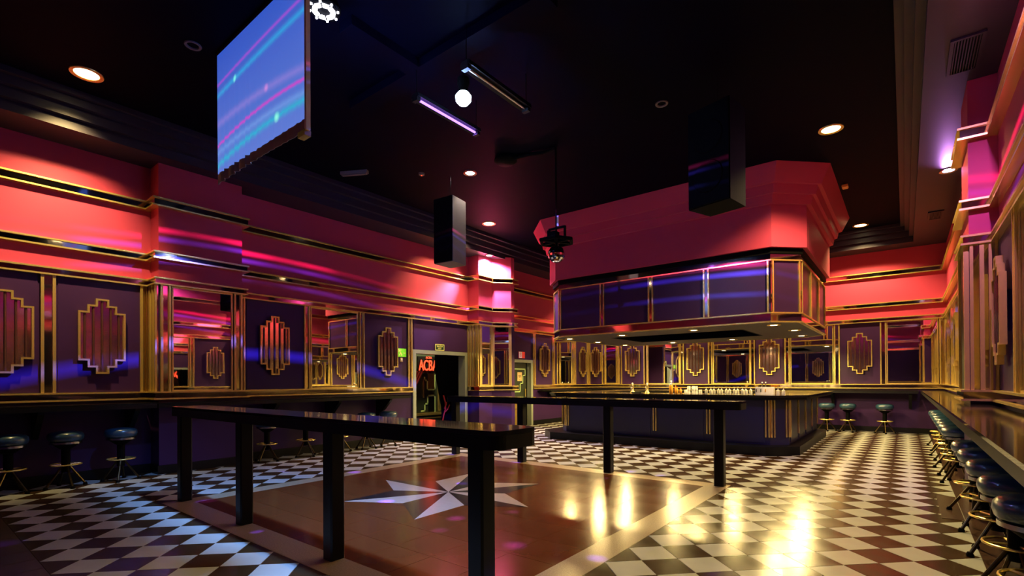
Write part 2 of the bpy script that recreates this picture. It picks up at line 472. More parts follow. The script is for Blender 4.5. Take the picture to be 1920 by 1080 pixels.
# brown border tiles, square to the walls
border = MB(); bm_tile = None; nb = 0
def border_tile(x0, x1, y0, y1):
    global nb
    p = [(x0 + G, y0 + G), (x1 - G, y0 + G), (x1 - G, y1 - G), (x0 + G, y1 - G)]
    if visible_size(p) > 60 and nb < 120:
        m2 = MB(); m2.prism(p, -0.006, 0.0); m2.build('border_tile', M_TBORDER, floor); nb += 1
    else: border.prism(p, -0.006, 0.0)
xs = [BX - 0.3 * i for i in range(0, 32)]
for i in range(31):
    for y1 in (BY, BY - 0.3, BY - 0.6, BY - 0.9):
        if xs[i + 1] > XL - 0.3: border_tile(max(xs[i + 1], XL), xs[i], max(y1 - 0.3, YF), y1)
y = BY - 1.17
while y < YB:
    for x0 in (BX, BX + 0.3, BX + 0.6):
        if x0 < XR and y + 0.3 > YF: border_tile(x0, min(x0 + 0.3, XR), max(y, YF), min(y + 0.3, YB))
    y += 0.3
stuff(border.build('border_tile_field', M_TBORDER, floor))
mb = MB(); mb.box(0.27, 0.435, 6.35, 7.55, 0.0, 0.003); mb.build('hatch_plate', M_TBORDER, floor)

# dance floor
dance = thing('dance_floor', 'square brown polished stone dance floor with granite border and six-pointed star inlay', 'dance floor', ((DX0 + DX1) / 2, (DY0 + DY1) / 2, 0))
dcx, dcy = dance.location.x, dance.location.y
BW = 0.26
mb = MB(); mb.box(DX0 - dcx, DX1 - dcx, DY0 - dcy, DY1 - dcy, -0.0059, -0.004); mb.build('bed', M_GROUT, dance)
def bstrip(pts):
    m2 = MB(); m2.prism([(p[0] - dcx, p[1] - dcy) for p in pts], -0.004, 0.0); m2.build('border_strip', M_GRANITE, dance)
g = 0.002
bstrip([(DX0, DY0), (DX1, DY0), (DX1 - BW, DY0 + BW), (DX0 + BW, DY0 + BW)])
bstrip([(DX1, DY0 + g), (DX1, DY1 - g), (DX1 - BW, DY1 - BW - g), (DX1 - BW, DY0 + BW + g)])
bstrip([(DX1, DY1), (DX0, DY1), (DX0 + BW, DY1 - BW), (DX1 - BW, DY1 - BW)])
bstrip([(DX0, DY1 - g), (DX0, DY0 + g), (DX0 + BW, DY0 + BW + g), (DX0 + BW, DY1 - BW - g)])
nt_ = 10; ix0, iy0 = DX0 + BW, DY0 + BW; ts = (DX1 - DX0 - 2 * BW) / nt_
m2 = MB(); m2.prism([(g, g), (ts - g * 0.5, g), (ts - g * 0.5, ts - g * 0.5), (g, ts - g * 0.5)], -0.004, 0.0)
st_mesh = m2.mesh('stone_tile', M_STONE)
for i in range(nt_):
    for j in range(nt_):
        link('stone_tile', st_mesh, dance, (ix0 + i * ts - dcx, iy0 + j * ts - dcy, random.uniform(-0.0003, 0)))
sx, sy, R1, R2 = -4.38 - dcx, 4.26 - dcy, 1.22, 0.70
for k in range(6):
    a0 = k * PI / 3
    tip = (sx + R1 * math.cos(a0), sy + R1 * math.sin(a0))
    for sgn, mm in ((1, M_STARL), (-1, M_STARD)):
        a1 = a0 + sgn * PI / 6
        inn = (sx + R2 * math.cos(a1), sy + R2 * math.sin(a1))
        tri = [(sx, sy), tip, inn] if sgn > 0 else [(sx, sy), inn, tip]
        m2 = MB(); m2.prism(tri, -0.002, 0.0014); m2.build('star_wedge', mm, dance)

# ------------------------------------------------------------------ wall panels, stiles, mirrors, sconces
def panel(side, a, b, base=0.0):
    mb = MB(); wbox(mb, side, a, b, base, base + 0.014, ZB + 0.02, ZL - 0.055); return mb.build('panel', M_PURPLE, WALL[side])
def stile(side, c, w=0.13, base=0.0):
    mb = MB(); z0, z1 = ZB + 0.012, ZL - 0.05; t = w * 0.22
    wbox(mb, side, c - w / 2 + t, c + w / 2 - t, base, base + 0.02, z0, z1, 1)
    wbox(mb, side, c - w / 2, c - w / 2 + t, base, base + 0.05, z0, z1, 0)
    wbox(mb, side, c + w / 2 - t, c + w / 2, base, base + 0.05, z0, z1, 0)
    mb.build('stile', [M_BRASS, M_STRIP], WALL[side])
def mirror(side, a, b, label, base=0.0, group=None):
    c = (a + b) / 2; w = (b - a) / 2; h = (ZL - ZB) / 2 - 0.035
    p = wpt(side, c, base)
    t = thing('wall_mirror', label, 'mirror', (p[0], p[1], (ZB + ZL) / 2 - 0.02), WROT[side], group)
    mb = MB(); mb.box(-w, w, -0.016, -0.001, -h, h); mb.build('glass', M_MIRROR, t)
    mb = MB(); e = 0.022
    mb.box(-w, w, -0.03, -0.017, h - e, h); mb.box(-w, w, -0.03, -0.017, -h, -h + e)
    mb.box(-w, -w + e, -0.03, -0.017, -h + e, h - e); mb.box(w - e, w, -0.03, -0.017, -h + e, h - e)
    mb.build('frame', M_BRASS, t)
    return t

SW = (0.075, 0.165, 0.265); SH = (0.53, 0.44, 0.345)      # half widths and half heights of the three tiers
def stepped(inset):
    w = [v - inset for v in SW]; h = [v - inset for v in SH]
    q = [(w[0], h[0]), (w[0], h[1]), (w[1], h[1]), (w[1], h[2]), (w[2], h[2])]
    q1 = q + [(x, -z) for x, z in reversed(q)]
    return q1 + [(-x, z) for x, z in reversed(q1)]          # clockwise from top right
def make_sconce():
    t = thing('wall_sconce', 'sconce', 'sconce')
    out = stepped(0.0); inn = stepped(0.024); n = len(out)
    mb = MB()
    for y0, y1 in ((-0.085, -0.030),):
        b = len(mb.v)
        for poly, y in ((out, y0), (inn, y0), (inn, y1), (out, y1)): mb.v += [(p[0], y, p[1]) for p in poly]
        for i in range(n):
            j = (i + 1) % n
            for k in range(4):
                l = (k + 1) % 4; mb.face((b + k * n + i, b + k * n + j, b + l * n + j, b + l * n + i))
    mb.build('frame', M_BRASS, t)
    mb = MB(); b = len(mb.v); q = stepped(0.012)
    mb.v += [(p[0], -0.045, p[1]) for p in q] + [(p[0], -0.030, p[1]) for p in q]
    mb.face(range(n)); mb.face([n + i for i in reversed(range(n))])
    for i in range(n): mb.face((i, (i + 1) % n, n + (i + 1) % n, n + i))
    mb.build('mirror_back', M_SCBACK, t)
    mb = MB(); mb.box(-0.05, 0.05, -0.031, 0.0, -0.2, 0.2); mb.build('wall_mount', M_BLACKM, t)
    for x, h in ((-0.19, SH[2]), (-0.097, SH[1]), (0.0, SH[0]), (0.097, SH[1]), (0.19, SH[2])):
        mb = MB(); hh = h - 0.03
        mb.tube([(x, -0.058, -hh), (x, -0.058, hh)], 0.0135, 10); mb.build('glass_rod', M_ROD, t, True)
    return t
SC = make_sconce(); SC_USED = [False]
def sconce(side, s, label, base=0.0, group='stepped art deco wall sconces', scale=1.0):
    p = wpt(side, s, base + 0.014); loc = (p[0], p[1], 2.015)
    if not SC_USED[0]:
        SC_USED[0] = True; SC.location = loc; SC.rotation_euler = (0, 0, WROT[side]); SC['label'] = label; SC['group'] = group; o = SC
    else: o = dup(SC, loc, WROT[side], label, group)
    if scale != 1.0: o.scale = (scale, 1, 1)
    return o

# left wall
for a, b in ((0.35, 1.24), (1.44, 2.38), (3.90, 4.92), (6.28, 7.44), (7.66, 9.36), (10.66, 11.17), (12.50, 13.42), (14.90, 15.66)):
    if a == 7.66:
        mb = MB(); wbox(mb, 'left', a, b, 0, 0.014, D1[2] + 0.10, ZL - 0.055); mb.build('panel', M_PURPLE, wall_left)
    elif a == 10.66:
        continue
    else: panel('left', a, b)
for c in (0.25, 1.34, 2.43, 3.80, 5.0, 6.22, 7.52, 12.42, 13.48, 14.82, 15.72): stile('left', c, 0.12 if c > 3 else 0.15)
sconce('left', 0.93, 'stepped wall sconce on left wall, leftmost in the photo, cut by its edge')
sconce('left', 1.90, 'largest whole stepped wall sconce, magenta reflections, left of the first pink pilaster')
sconce('left', 4.36, 'stepped wall sconce just right of the tall mirror on the near left pilaster')
sconce('left', 6.86, 'stepped wall sconce beside the lime green sign, left of the wide doorway')
sconce('left', 12.93, 'stepped wall sconce just right of the dark service door with notice')
sconce('left', 15.30, 'stepped wall sconce on left wall nearest its far corner', scale=0.9)
mirror('left', 5.08, 6.14, 'wall mirror between two sconces on left wall reflecting the bar canopy', group='framed wall mirrors')
mirror('left', 13.56, 14.74, 'far left wall mirror near the corner, under the canopy edge', group='framed wall mirrors')
mirror('left', 2.66, 3.52, 'wall mirror on the near left pilaster reflecting pink walls', base=0.35, group='framed wall mirrors')
for c in (2.58, 3.60): stile('left', c, 0.13, base=0.35)
mb = MB(); mb.box(-8.95, -8.66, 2.478, 2.499, ZB + 0.012, ZL - 0.05, 1)
for x in (-8.95, -8.82, -8.70): mb.box(x, x + 0.045, 2.455, 2.479, ZB + 0.012, ZL - 0.05, 0)
mb.build('corner_stile', [M_BRASS, M_STRIP], wall_left)
# far left pilaster: mirrored strips and brass bars round it
mb = MB(); mb.box(-8.98, -8.64, 9.478, 9.499, ZB + 0.012, ZL - 0.05, 1)
for x in (-8.99, -8.90, -8.80, -8.70, -8.64): mb.box(x, x + 0.035, 9.45, 9.479, ZB + 0.012, ZL - 0.05, 0)
mb.build('corner_stile', [M_BRASS, M_STRIP], wall_left)
def facing_strip(p, q, fr, mats_, name, th0, th1, z0=ZB + 0.012, z1=ZL - 0.05):
    """vertical strip on the face from p to q (room on the right hand of p->q), fr=(f0,f1) along it"""
    P, Q = Vector(p), Vector(q); t = (Q - P); n = Vector((t.y, -t.x)).normalized()
    A, B = P + t * fr[0], P + t * fr[1]
    poly = [A + n * th0, A + n * th1, B + n * th1, B + n * th0]
    pl = [(v.x, v.y) for v in poly]
    if area(pl) < 0: pl.reverse()
    m2 = MB(); m2.prism(pl, z0, z1); return m2.build(name, mats_, wall_left)
for p, q, cuts in ((P2[1], P2[2], (0.16, 0.84)), (P2[2], P2[3], (0.12, 0.86))):
    facing_strip(p, q, (0.0, cuts[0]), M_BRASS, 'stile', 0.0, 0.04); facing_strip(p, q, (cuts[1], 1.0), M_BRASS, 'stile', 0.0, 0.04)
    P, Q = Vector(p), Vector(q); c = P + (Q - P) * sum(cuts) / 2; w = (Q - P).length * (cuts[1] - cuts[0]) / 2; h = (ZL - ZB) / 2 - 0.035
    lab = 'narrow mirror on the front of the brightly lit far left pilaster' if p == P2[1] else 'narrow slanting mirror on the brightly lit far left pilaster, beside the service door'
    t = thing('wall_mirror', lab, 'mirror', (c.x, c.y, (ZB + ZL) / 2 - 0.02), math.atan2(Q.y - P.y, Q.x - P.x), 'framed wall mirrors')
    mb = MB(); mb.box(-w, w, -0.016, -0.001, -h, h); mb.build('glass', M_MIRROR, t)
    mb = MB()
    for z in (-h, h - 0.022, h * 0.42): mb.box(-w, w, -0.03, -0.017, z, z + 0.022)
    mb.build('frame', M_BRASS, t)

# back wall
for a, b in ((-8.90, -8.42), (-7.62, -6.88), (-5.50, -4.78), (-3.42, -2.68), (-1.34, -0.50)): panel('back', a, b)
for c in (-8.96, -8.36, -7.72, -6.80, -5.58, -4.70, -3.50, -2.60, -1.42, -0.43, 0.72): stile('back', c, 0.13)
for s, lab in ((-8.65, 'narrow stepped wall sconce on back wall next to its left corner'), (-7.25, 'stepped wall sconce on back wall, second from the left corner, above the beer taps'),
               (-5.14, 'stepped wall sconce on back wall above the tall bottle and white cups on the bar'), (-3.05, 'stepped wall sconce on back wall above the white caddy on the bar'),
               (-0.92, 'stepped wall sconce on back wall right of the bar, above the back stools')):
    sconce('back', s, lab, scale=0.8 if s < -8 else 1.0)
for a, b, lab in ((-8.29, -7.79, 'narrow back wall mirror nearest the left corner, reflecting the projection screen'), (-6.73, -5.66, 'back wall mirror second from left, above the beer taps'),
                  (-4.62, -3.57, 'back wall mirror in the middle, above the row of upturned glasses'), (-2.52, -1.50, 'back wall mirror behind the right end of the bar canopy'),
                  (-0.36, 0.64, 'back wall mirror next to the right corner, reflecting a pink lit wall')):
    mirror('back', a, b, lab, group='framed wall mirrors')

# right wall
for a, b in ((0.50, 1.30), (4.05, 4.95), (6.20, 7.30), (9.46, 10.30), (11.56, 12.46), (13.76, 14.70)): panel('right', a, b)
for c in (1.38, 2.12, 3.08, 3.97, 5.03, 6.12, 8.23, 9.38, 10.38, 11.48, 12.54, 13.68, 14.78, 15.70): stile('right', c, 0.13)
sconce('right', 6.80, 'stepped wall sconce at the right edge of the photo, seen edge-on before the right pilaster')
for s in (4.50, 0.90): sconce('right', s, 'stepped wall sconce on the near right wall, outside the photo, seen in mirrors', group='right wall sconces outside the frame')
for s, lab in ((9.88, 'first past the pilaster'), (12.01, 'second past the pilaster'), (14.23, 'nearest the back corner')): sconce('right', s, 'stepped wall sconce seen edge-on on the right wall, %s' % lab, group='edge-on right wall sconces')
for a, b, lab in ((8.31, 9.30, 'just beyond the pilaster'), (10.46, 11.40, 'second past the pilaster'), (12.62, 13.60, 'third past the pilaster'), (14.86, 15.60, 'nearest the back corner')):
    mirror('right', a, b, 'wall mirror seen almost edge-on on the right wall, %s' % lab, group='edge-on right wall mirrors')
for a, b in ((5.11, 6.04), (3.16, 3.89), (1.46, 2.04)):
    mirror('right', a, b, 'wall mirror on the near right wall, outside the photo', group='right wall mirrors outside the frame')
for Y0, Y1 in ((7.38, 8.15), (2.20, 3.00)):     # near side of each right pilaster: brass slats over bronze mirror
    mb = MB(); mb.box(0.575, 0.785, Y0 - 0.021, Y0 - 0.001, ZB + 0.012, ZL - 0.05, 1)
    for x, w in ((0.562, 0.028), (0.640, 0.036), (0.712, 0.026), (0.762, 0.024)): mb.box(x, x + w, Y0 - 0.05, Y0 - 0.022, ZB + 0.012, ZL - 0.05, 0)
    mb.build('corner_stile', [M_BRASS, M_STRIP], wall_right)
    mb = MB(); mb.box(0.540, 0.559, Y0 + 0.06, Y1 - 0.06, ZB + 0.012, ZL - 0.05); mb.build('panel', M_BLACK, wall_right)
    for y in (Y0 + 0.005, Y1 - 0.05):
        mb = MB(); mb.box(0.515, 0.559, y, y + 0.045, ZB + 0.012, ZL - 0.05); mb.build('stile', M_BRASS, wall_right)
# front wall (behind the camera, only seen in mirrors)
for a, b in ((-8.4, -7.5), (-6.3, -5.4), (-4.2, -3.3), (-2.1, -1.2)): panel('front', a, b)
for c in (-8.5, -7.4, -6.4, -5.3, -4.3, -3.2, -2.2, -1.1): stile('front', c)
for s in (-7.95, -5.85, -3.75, -1.65): sconce('front', s, 'stepped wall sconce on the wall behind the viewer, only in reflections', group='front wall sconces')

# ------------------------------------------------------------------ doors
mb = MB(); y0, y1, zh = D1; fwid = 0.09
for a, b, z0, z1 in ((y0, y0 + fwid, 0, zh + fwid), (y1 - fwid, y1, 0, zh + fwid), (y0 + fwid, y1 - fwid, zh, zh + fwid)):
    wbox(mb, 'left', a, b, -0.19, 0.045, z0, z1)
door_1 = struct(mb.build('door_1', M_STEEL))
mb = MB(); y0, y1, zh = D2
for a, b, z0, z1 in ((y0, y0 + fwid, 0, zh + fwid), (y1 - fwid, y1, 0, zh + fwid), (y0 + fwid, y1 - fwid, zh, zh + fwid)):
    wbox(mb, 'left', a, b, -0.19, 0.045, z0, z1)
door_2 = struct(mb.build('door_2', M_STEEL))
mb = MB(); mb.box(-9.10, -9.05, 11.36, 12.10, 0.01, 1.89)
leaf = mb.build('door_leaf', M_DARKDOOR, door_2)
mb = MB(); Xf = -9.05
pts = [(11.47, 1.71), (12.05, 1.71), (12.05, 1.52), (11.93, 1.52), (11.93, 1.28), (11.80, 1.28), (11.80, 1.03), (11.47, 1.03)]
for i in range(len(pts)):
    a, b = pts[i], pts[(i + 1) % len(pts)]
    e = 0.012
    mb.box(Xf, Xf + 0.008, min(a[0], b[0]) - e, max(a[0], b[0]) + e, min(a[1], b[1]) - e, max(a[1], b[1]) + e)
mb.build('deco_line', M_GREENLINE, leaf)
mb = MB(); mb.box(Xf, Xf + 0.004, 11.38, 11.80, 0.03, 0.70); mb.build('kick_plate', M_KICK, leaf)
mb = MB(); mb.box(Xf + 0.03, Xf + 0.05, 12.00, 12.03, 0.80, 1.12); mb.box(Xf, Xf + 0.03, 12.0, 12.03, 0.82, 0.85); mb.box(Xf, Xf + 0.03, 12.0, 12.03, 1.07, 1.10)
mb.build('pull_handle', M_BRASS, leaf)
mb = MB(); mb.box(-9.19, -9.12, 12.10, 12.24, 0.0, 1.9); mb.build('door_gap', M_BLACKM, door_2)
nt_paper = thing('paper_notice', 'buff paper notice taped to the dark service door', 'notice', (Xf + 0.001, 11.78, 1.48), PI / 2)
mb = MB(); mb.box(-0.11, 0.11, -0.004, 0.0, -0.13, 0.13); mb.build('sheet', M_PAPER, nt_paper)
for z, w in ((0.03, 0.07), (0.01, 0.05), (-0.03, 0.03), (-0.09, 0.03)):
    mb = MB(); mb.box(-w, w, -0.0055, -0.004, z - 0.006, z + 0.006); mb.build('print_line', M_INK, nt_paper)

# vestibule seen through the wide doorway
mb = MB()
mb.box(-12.2, -9.2, 6.6, 6.7, 0, 2.7); mb.box(-12.2, -12.1, 6.7, 13.1, 0, 2.7); mb.box(-12.2, -9.2, 13.1, 13.2, 0, 2.7); mb.box(-12.2, -9.2, 6.6, 13.2, 2.7, 2.8)
struct(mb.build('wall_vestibule', M_BLACKM))
mb = MB(); mb.box(-10.74, -10.62, 8.5, 10.30, 0.0, 2.3)
inner = struct(mb.build('door_3', M_DARKDOOR))
mb = MB(); Xg = -10.62
def line(a, b, e=0.022, X=Xg):
    mb.box(X, X + 0.012, min(a[0], b[0]) - e, max(a[0], b[0]) + e, min(a[1], b[1]) - e, max(a[1], b[1]) + e)
up_ = [(9.42, 1.46), (9.42, 1.38), (9.52, 1.38), (9.52, 1.12), (9.80, 1.12), (9.80, 1.52)]
lo_ = [(9.30, 0.52), (9.42, 0.52), (9.42, 0.72), (9.53, 0.72), (9.53, 0.95), (9.80, 0.95), (9.80, 0.50)]
for pl_ in (up_, lo_, [(8.98, 0.75), (8.98, 0.50)], ):
    for i in range(len(pl_) - 1): line(pl_[i], pl_[i + 1])
mb.build('deco_line', M_GREENLINE, inner)
mb = MB(); mb.box(-10.64, -10.60, 9.54, 9.78, 1.15, 1.60); mb.build('brass_push_plate', M_KICK, inner)
mb = MB(); mb.box(-10.62, -10.60, 9.56, 9.78, 0.50, 0.90); mb.build('dark_inset', M_BLACKM, inner)
for ya, yb in ((9.92, 9.955), (10.0, 10.03), (9.35, 9.38)):
    mb = MB(); mb.box(-10.62, -10.59, ya, yb, 0.5 if ya > 9.5 else 0.9, 1.42); mb.build('brass_strip', M_BRASS, inner)
mb = MB(); mb.box(-10.62, -10.53, 8.6, 10.28, 0.40, 0.47); mb.box(-10.62, -10.55, 8.6, 10.28, 0.31, 0.35)
mb.build('brass_ledge', M_BRASS, inner)
mb = MB(); mb.box(-10.76, -10.6, 10.302, 10.6, 0, 2.3); struct(mb.build('wall_vestibule_end', M_PURPLE))

vl = thing('vestibule_lamp', 'small warm ceiling lamp inside the wide doorway, above the dark inner door', 'light', (-9.95, 9.45, 2.70))
mb = MB(); mb.lathe([(0.0, -0.05), (0.05, -0.045), (0.07, 0.0)], 18); mb.build('globe', M_LAMP, vl, True)
point('lamp', (0, 0, -0.14), 150, (1.0, 0.82, 0.40), 0.05, vl)

def curtain(name, label, pts_top, pts_bot, z0, z1, material, folds=9, amp=0.04, sway=None):
    """hanging cloth; rows interpolate between a bottom and a top line, with folds"""
    nu, nv = folds * 6, 14; th = 0.012
    front, back = [], []
    for k in range(nv + 1):
        v = k / nv; z = z0 + (z1 - z0) * v; rowf, rowb = [], []
        for i in range(nu + 1):
            u = i / nu
            bt = (1 - u) * Vector(pts_bot[0]) + u * Vector(pts_bot[1]); tp = (1 - u) * Vector(pts_top[0]) + u * Vector(pts_top[1])
            w = v if sway is None else sway(v)
            p = bt.lerp(tp, w); off = amp * math.sin(u * folds * 2 * PI) * (0.6 + 0.4 * (1 - v)) + 0.006 * math.sin(9 * u + 7 * v)
            rowf.append((p.x + off, p.y, z)); rowb.append((p.x + off - th, p.y, z))
        front.append(rowf); back.append(list(reversed(rowb)))
    mb = MB(); mb.loft([f + b for f, b in zip(front, back)], 0, True, True, True)
    o = mb.build(name, material, None, True); return tag(o, label, 'curtain')
black_curtain = curtain('curtain', 'black curtain hanging in the right half of the wide doorway', ((-9.75, 9.02), (-9.75, 9.95)), ((-9.75, 9.25), (-9.75, 9.95)), 0.02, 2.2, M_BLACKM, 10, 0.03, sway=lambda v: min(1, max(0, (v - 0.25) / 0.5)))
curtain('curtain', 'red curtain drawn aside at left of the wide doorway, lit by neon', ((-9.75, 8.10), (-9.75, 8.62)), ((-9.75, 7.75), (-9.75, 8.05)), 0.75, 1.62, M_REDCURT, 6, 0.03)
curtain('curtain', 'black curtain falling behind the red one at left of the doorway', ((-9.82, 7.6), (-9.82, 8.34)), ((-9.82, 7.6), (-9.82, 8.0)), 1.2, 2.2, M_BLACKM, 6, 0.03)
mb = MB()   # red cord tied round the gathered black curtain
mb.tube([(-9.70, 9.22, 0.22), (-9.66, 9.24, 0.45), (-9.62, 9.27, 0.62), (-9.66, 9.30, 0.80), (-9.70, 9.27, 0.98)], 0.018, 8)
mb.tube([(-9.64, 9.25, 0.52), (-9.62, 9.34, 0.60), (-9.62, 9.42, 0.72)], 0.015, 8); mb.tube([(-9.64, 9.25, 0.62), (-9.62, 9.29, 0.74), (-9.62, 9.30, 0.80)], 0.02, 8)
mb.build('tie_cord', M_CORD, black_curtain, True)['label'] = 'red tie cord'
neon = thing('neon_sign', 'red glowing neon letters above the dark door inside the wide doorway', 'sign', (-10.3, 9.28, 1.78), PI / 2)
mb = MB(); mb.box(-0.36, 0.36, 0.02, 0.05, -0.2, 0.26); mb.build('backing_board', M_BLACKM, neon)
for i, ch in enumerate('ACBA'):
    me = text_mesh(ch, 0.42, M_NEON, 0.012)
    o = link('letter', me, neon, (-0.25 + 0.166 * i, 0.0, 0.0), (PI / 2, 0, 0)); o.scale = (0.62, 1.0, 1)
me = text_mesh('ACBA', 0.12, M_NEON, 0.008); o = link('small_lettering', me, neon, (0.02, 0.0, 0.225), (PI / 2, 0, 0)); o.scale = (0.7, 0.7, 1)
point('neon_glow', (0.0, -0.12, -0.1), 2.5, (1.0, 0.08, 0.03), 0.15, neon)

# signs
def wall_sign(name, label, side, s, z, w, h, mats_, cat='sign'):
    p = wpt(side, s, 0.0145); t = thing(name, label, cat, (p[0], p[1], z), WROT[side])
    mb = MB(); mb.box(-w / 2, w / 2, -0.012, 0, -h / 2, h / 2); mb.build('plate', mats_, t); return t
s1 = wall_sign('exit_sign', 'dark green exit sign with yellow border above the wide doorway', 'left', 8.46, 2.19, 0.30, 0.15, M_SIGNGREEN)
mb = MB()
for a, b, c, d in ((-0.15, 0.15, 0.063, 0.075), (-0.15, 0.15, -0.075, -0.063), (-0.15, -0.138, -0.063, 0.063), (0.138, 0.15, -0.063, 0.063)): mb.box(a, b, -0.016, -0.012, c, d)
mb.build('border', M_SIGNYEL, s1)
link('lettering', text_mesh('SALIDA', 0.062, M_SIGNYEL), s1, (0, -0.0135, 0.024), (PI / 2, 0, 0))
link('lettering', text_mesh('EXIT', 0.056, M_SIGNYEL), s1, (0, -0.0135, -0.032), (PI / 2, 0, 0))
s2 = wall_sign('escape_sign', 'lime green sign with running figure beside the sconce left of the doorway', 'left', 7.27, 2.01, 0.28, 0.19, M_SIGNLIME)
mb = MB()
for a, b, w in (((-0.06, 0.055), (-0.02, -0.01), 0.02), ((-0.02, -0.01), (-0.06, -0.06), 0.018), ((-0.02, -0.01), (0.02, -0.05), 0.018), ((-0.06, 0.045), (-0.10, 0.02), 0.014), ((-0.055, 0.05), (0.0, 0.06), 0.014), ((0.02, -0.05), (0.0, -0.075), 0.014)):
    mb.bar((a[0], -0.0135, a[1]), (b[0], -0.0135, b[1]), 0.003, w)
mb.box(0.06, 0.12, -0.0145, -0.012, -0.015, 0.0)
mb.build('running_figure', M_SIGNYEL, s2)
mb = MB(); mb.lathe([(0.014, -0.0015), (0.014, 0.0015)], 12); o = mb.build('head', M_SIGNYEL, s2); o.location = (-0.075, -0.0135, 0.075); o.rotation_euler = (PI / 2, 0, 0)
s3 = wall_sign('switch_plate', 'small pale switch plate under the lime green sign', 'left', 7.28, 1.85, 0.06, 0.09, M_PAPER, 'switch')
mb = MB(); mb.box(-0.012, 0.012, -0.018, -0.012, -0.02, 0.02); mb.build('rocker', M_WHITE, s3)
s4 = wall_sign('fire_sign', 'red and white fire equipment sign above the service door', 'left', 11.80, 2.13, 0.30, 0.19, M_SIGNRED)
mb = MB(); mb.box(-0.145, 0.0, -0.014, -0.012, -0.09, 0.09); mb.build('white_field', M_WHITE, s4)
link('symbol', text_mesh('S', 0.17, M_SIGNRED), s4, (-0.07, -0.0155, 0.0), (PI / 2, 0, 0))

# ------------------------------------------------------------------ wall counters
def counter(label, side, s0, s1, depth, brackets, z1=1.07, th=0.075):
    a = wpt(side, (s0 + s1) / 2, 0.0)
    t = thing('wall_counter', label, 'counter', (a[0], a[1], 0), WROT[side]); h = (s1 - s0) / 2
    mb = MB(); mb.box(-h, h, -depth, -0.085, z1 - 0.02, z1); mb.build('worktop', M_MARBLE, t)
    mb = MB(); mb.box(-h, h, -depth, -depth + 0.03, z1 - th, z1 - 0.021); mb.box(-h, h, -depth + 0.031, -0.025, z1 - 0.05, z1 - 0.021); mb.build('apron', M_BLACK, t)
    for b in brackets:
        x = (b - (s0 + s1) / 2) * (1 if side in ('left', 'back') else -1)
        if side == 'left': x = b - (s0 + s1) / 2
        if side == 'right': x = -(b - (s0 + s1) / 2)
        mb = MB(); b0 = len(mb.v)
        prof = [(-0.025, 1.018), (-depth + 0.1, 1.018), (-depth + 0.1, 0.96), (-0.12, 0.62), (-0.025, 0.62)]
        mb.v += [(x - 0.03, p[0], p[1]) for p in prof] + [(x + 0.03, p[0], p[1]) for p in prof]; n = 5
        mb.face([b0 + i for i in range(n)]); mb.face([b0 + n + i for i in reversed(range(n))])
        for i in range(n): mb.face((b0 + i, b0 + (i + 1) % n, b0 + n + (i + 1) % n, b0 + n + i))
        mb.build('bracket', M_BLACK, t)
    return t
counter('long black drinks counter along the near left wall, ending before the doorway', 'left', YF + 0.03, 2.40, 0.62, (0.4, 1.2, 2.2))
counter('long black drinks counter on the left wall right of the near pilaster', 'left', 2.42, 7.05, 0.62, (4.2, 5.4, 6.6))
counter('short black drinks counter on the left wall beyond the service door', 'left', 12.60, YB - 0.70, 0.55, (13.2, 14.4))
counter('black drinks counter running along the back wall behind the bar', 'back', -8.97, 0.25, 0.58, (-7.5, -5.5, -3.5, -1.5, 0.1))
counter('long glossy dark drinks counter along the right wall beside the viewer', 'right', YF + 0.03, YB - 0.02, 0.50, (1.0, 4.82, 5.61, 8.91, 10.28, 11.80))

# ------------------------------------------------------------------ bar stools
def make_stool():
    t = thing('bar_stool', 'stool', 'stool')
    mb = MB(); mb.lathe([(0.165, 0.600), (0.192, 0.618), (0.203, 0.655), (0.197, 0.692), (0.172, 0.716), (0.10, 0.729), (0.0, 0.732)], 28); seat = mb.build('seat', M_SEAT, t, True)
    mb = MB(); mb.lathe([(0.168, 0.566), (0.182, 0.570), (0.182, 0.596), (0.168, 0.5995)], 28); mb.build('seat_band', M_CHROME, seat, True)
    mb = MB(); mb.lathe([(0.06, 0.50), (0.09, 0.52), (0.15, 0.565), (0.0, 0.566)], 20); mb.build('under_plate', M_BLACKM, t, True)
    mb = MB(); mb.lathe([(0.05, 0.20), (0.05, 0.52)], 16); mb.build('column', M_BLACKM, t, True)
    mb = MB(); mb.tube([(0.175 * math.cos(2 * PI * k / 28), 0.175 * math.sin(2 * PI * k / 28), 0.30) for k in range(28)], 0.009, 8, closed=True)
    for k in range(4):
        a = PI / 4 + k * PI / 2; mb.tube([(0.04 * math.cos(a), 0.04 * math.sin(a), 0.30), (0.17 * math.cos(a), 0.17 * math.sin(a), 0.30)], 0.008, 6)
    mb.build('foot_ring', M_BRASS, t, True)
    for k in range(4):
        a = k * PI / 2 + PI / 4; c, s = math.cos(a), math.sin(a)
        mb = MB(); mb.tube([(0.035 * c, 0.035 * s, 0.285), (0.10 * c, 0.10 * s, 0.19), (0.215 * c, 0.215 * s, 0.028)], 0.014, 8); lg = mb.build('leg', M_BRONZE, t, True)
        mb = MB(); mb.lathe([(0.026, 0.0), (0.028, 0.012), (0.018, 0.034)], 12, c=(0.222 * c, 0.222 * s, 0)); mb.build('foot', M_BLACKM, lg, True)
    return t
ST = make_stool(); first = [True]
def stool(x, y, rz, label, group):
    if first[0]:
        first[0] = False; ST.location = (x, y, 0); ST.rotation_euler = (0, 0, rz); ST['label'] = label; ST['group'] = group
    else: dup(ST, (x, y, 0), rz, label, group)
ST.scale = (0.92, 0.92, 1.0)
ORD = ['nearest to the viewer', 'second nearest', 'third nearest', 'fourth nearest', 'fifth nearest', 'sixth nearest', 'seventh nearest', 'eighth nearest', 'ninth nearest', 'tenth nearest', 'eleventh nearest', 'twelfth nearest']
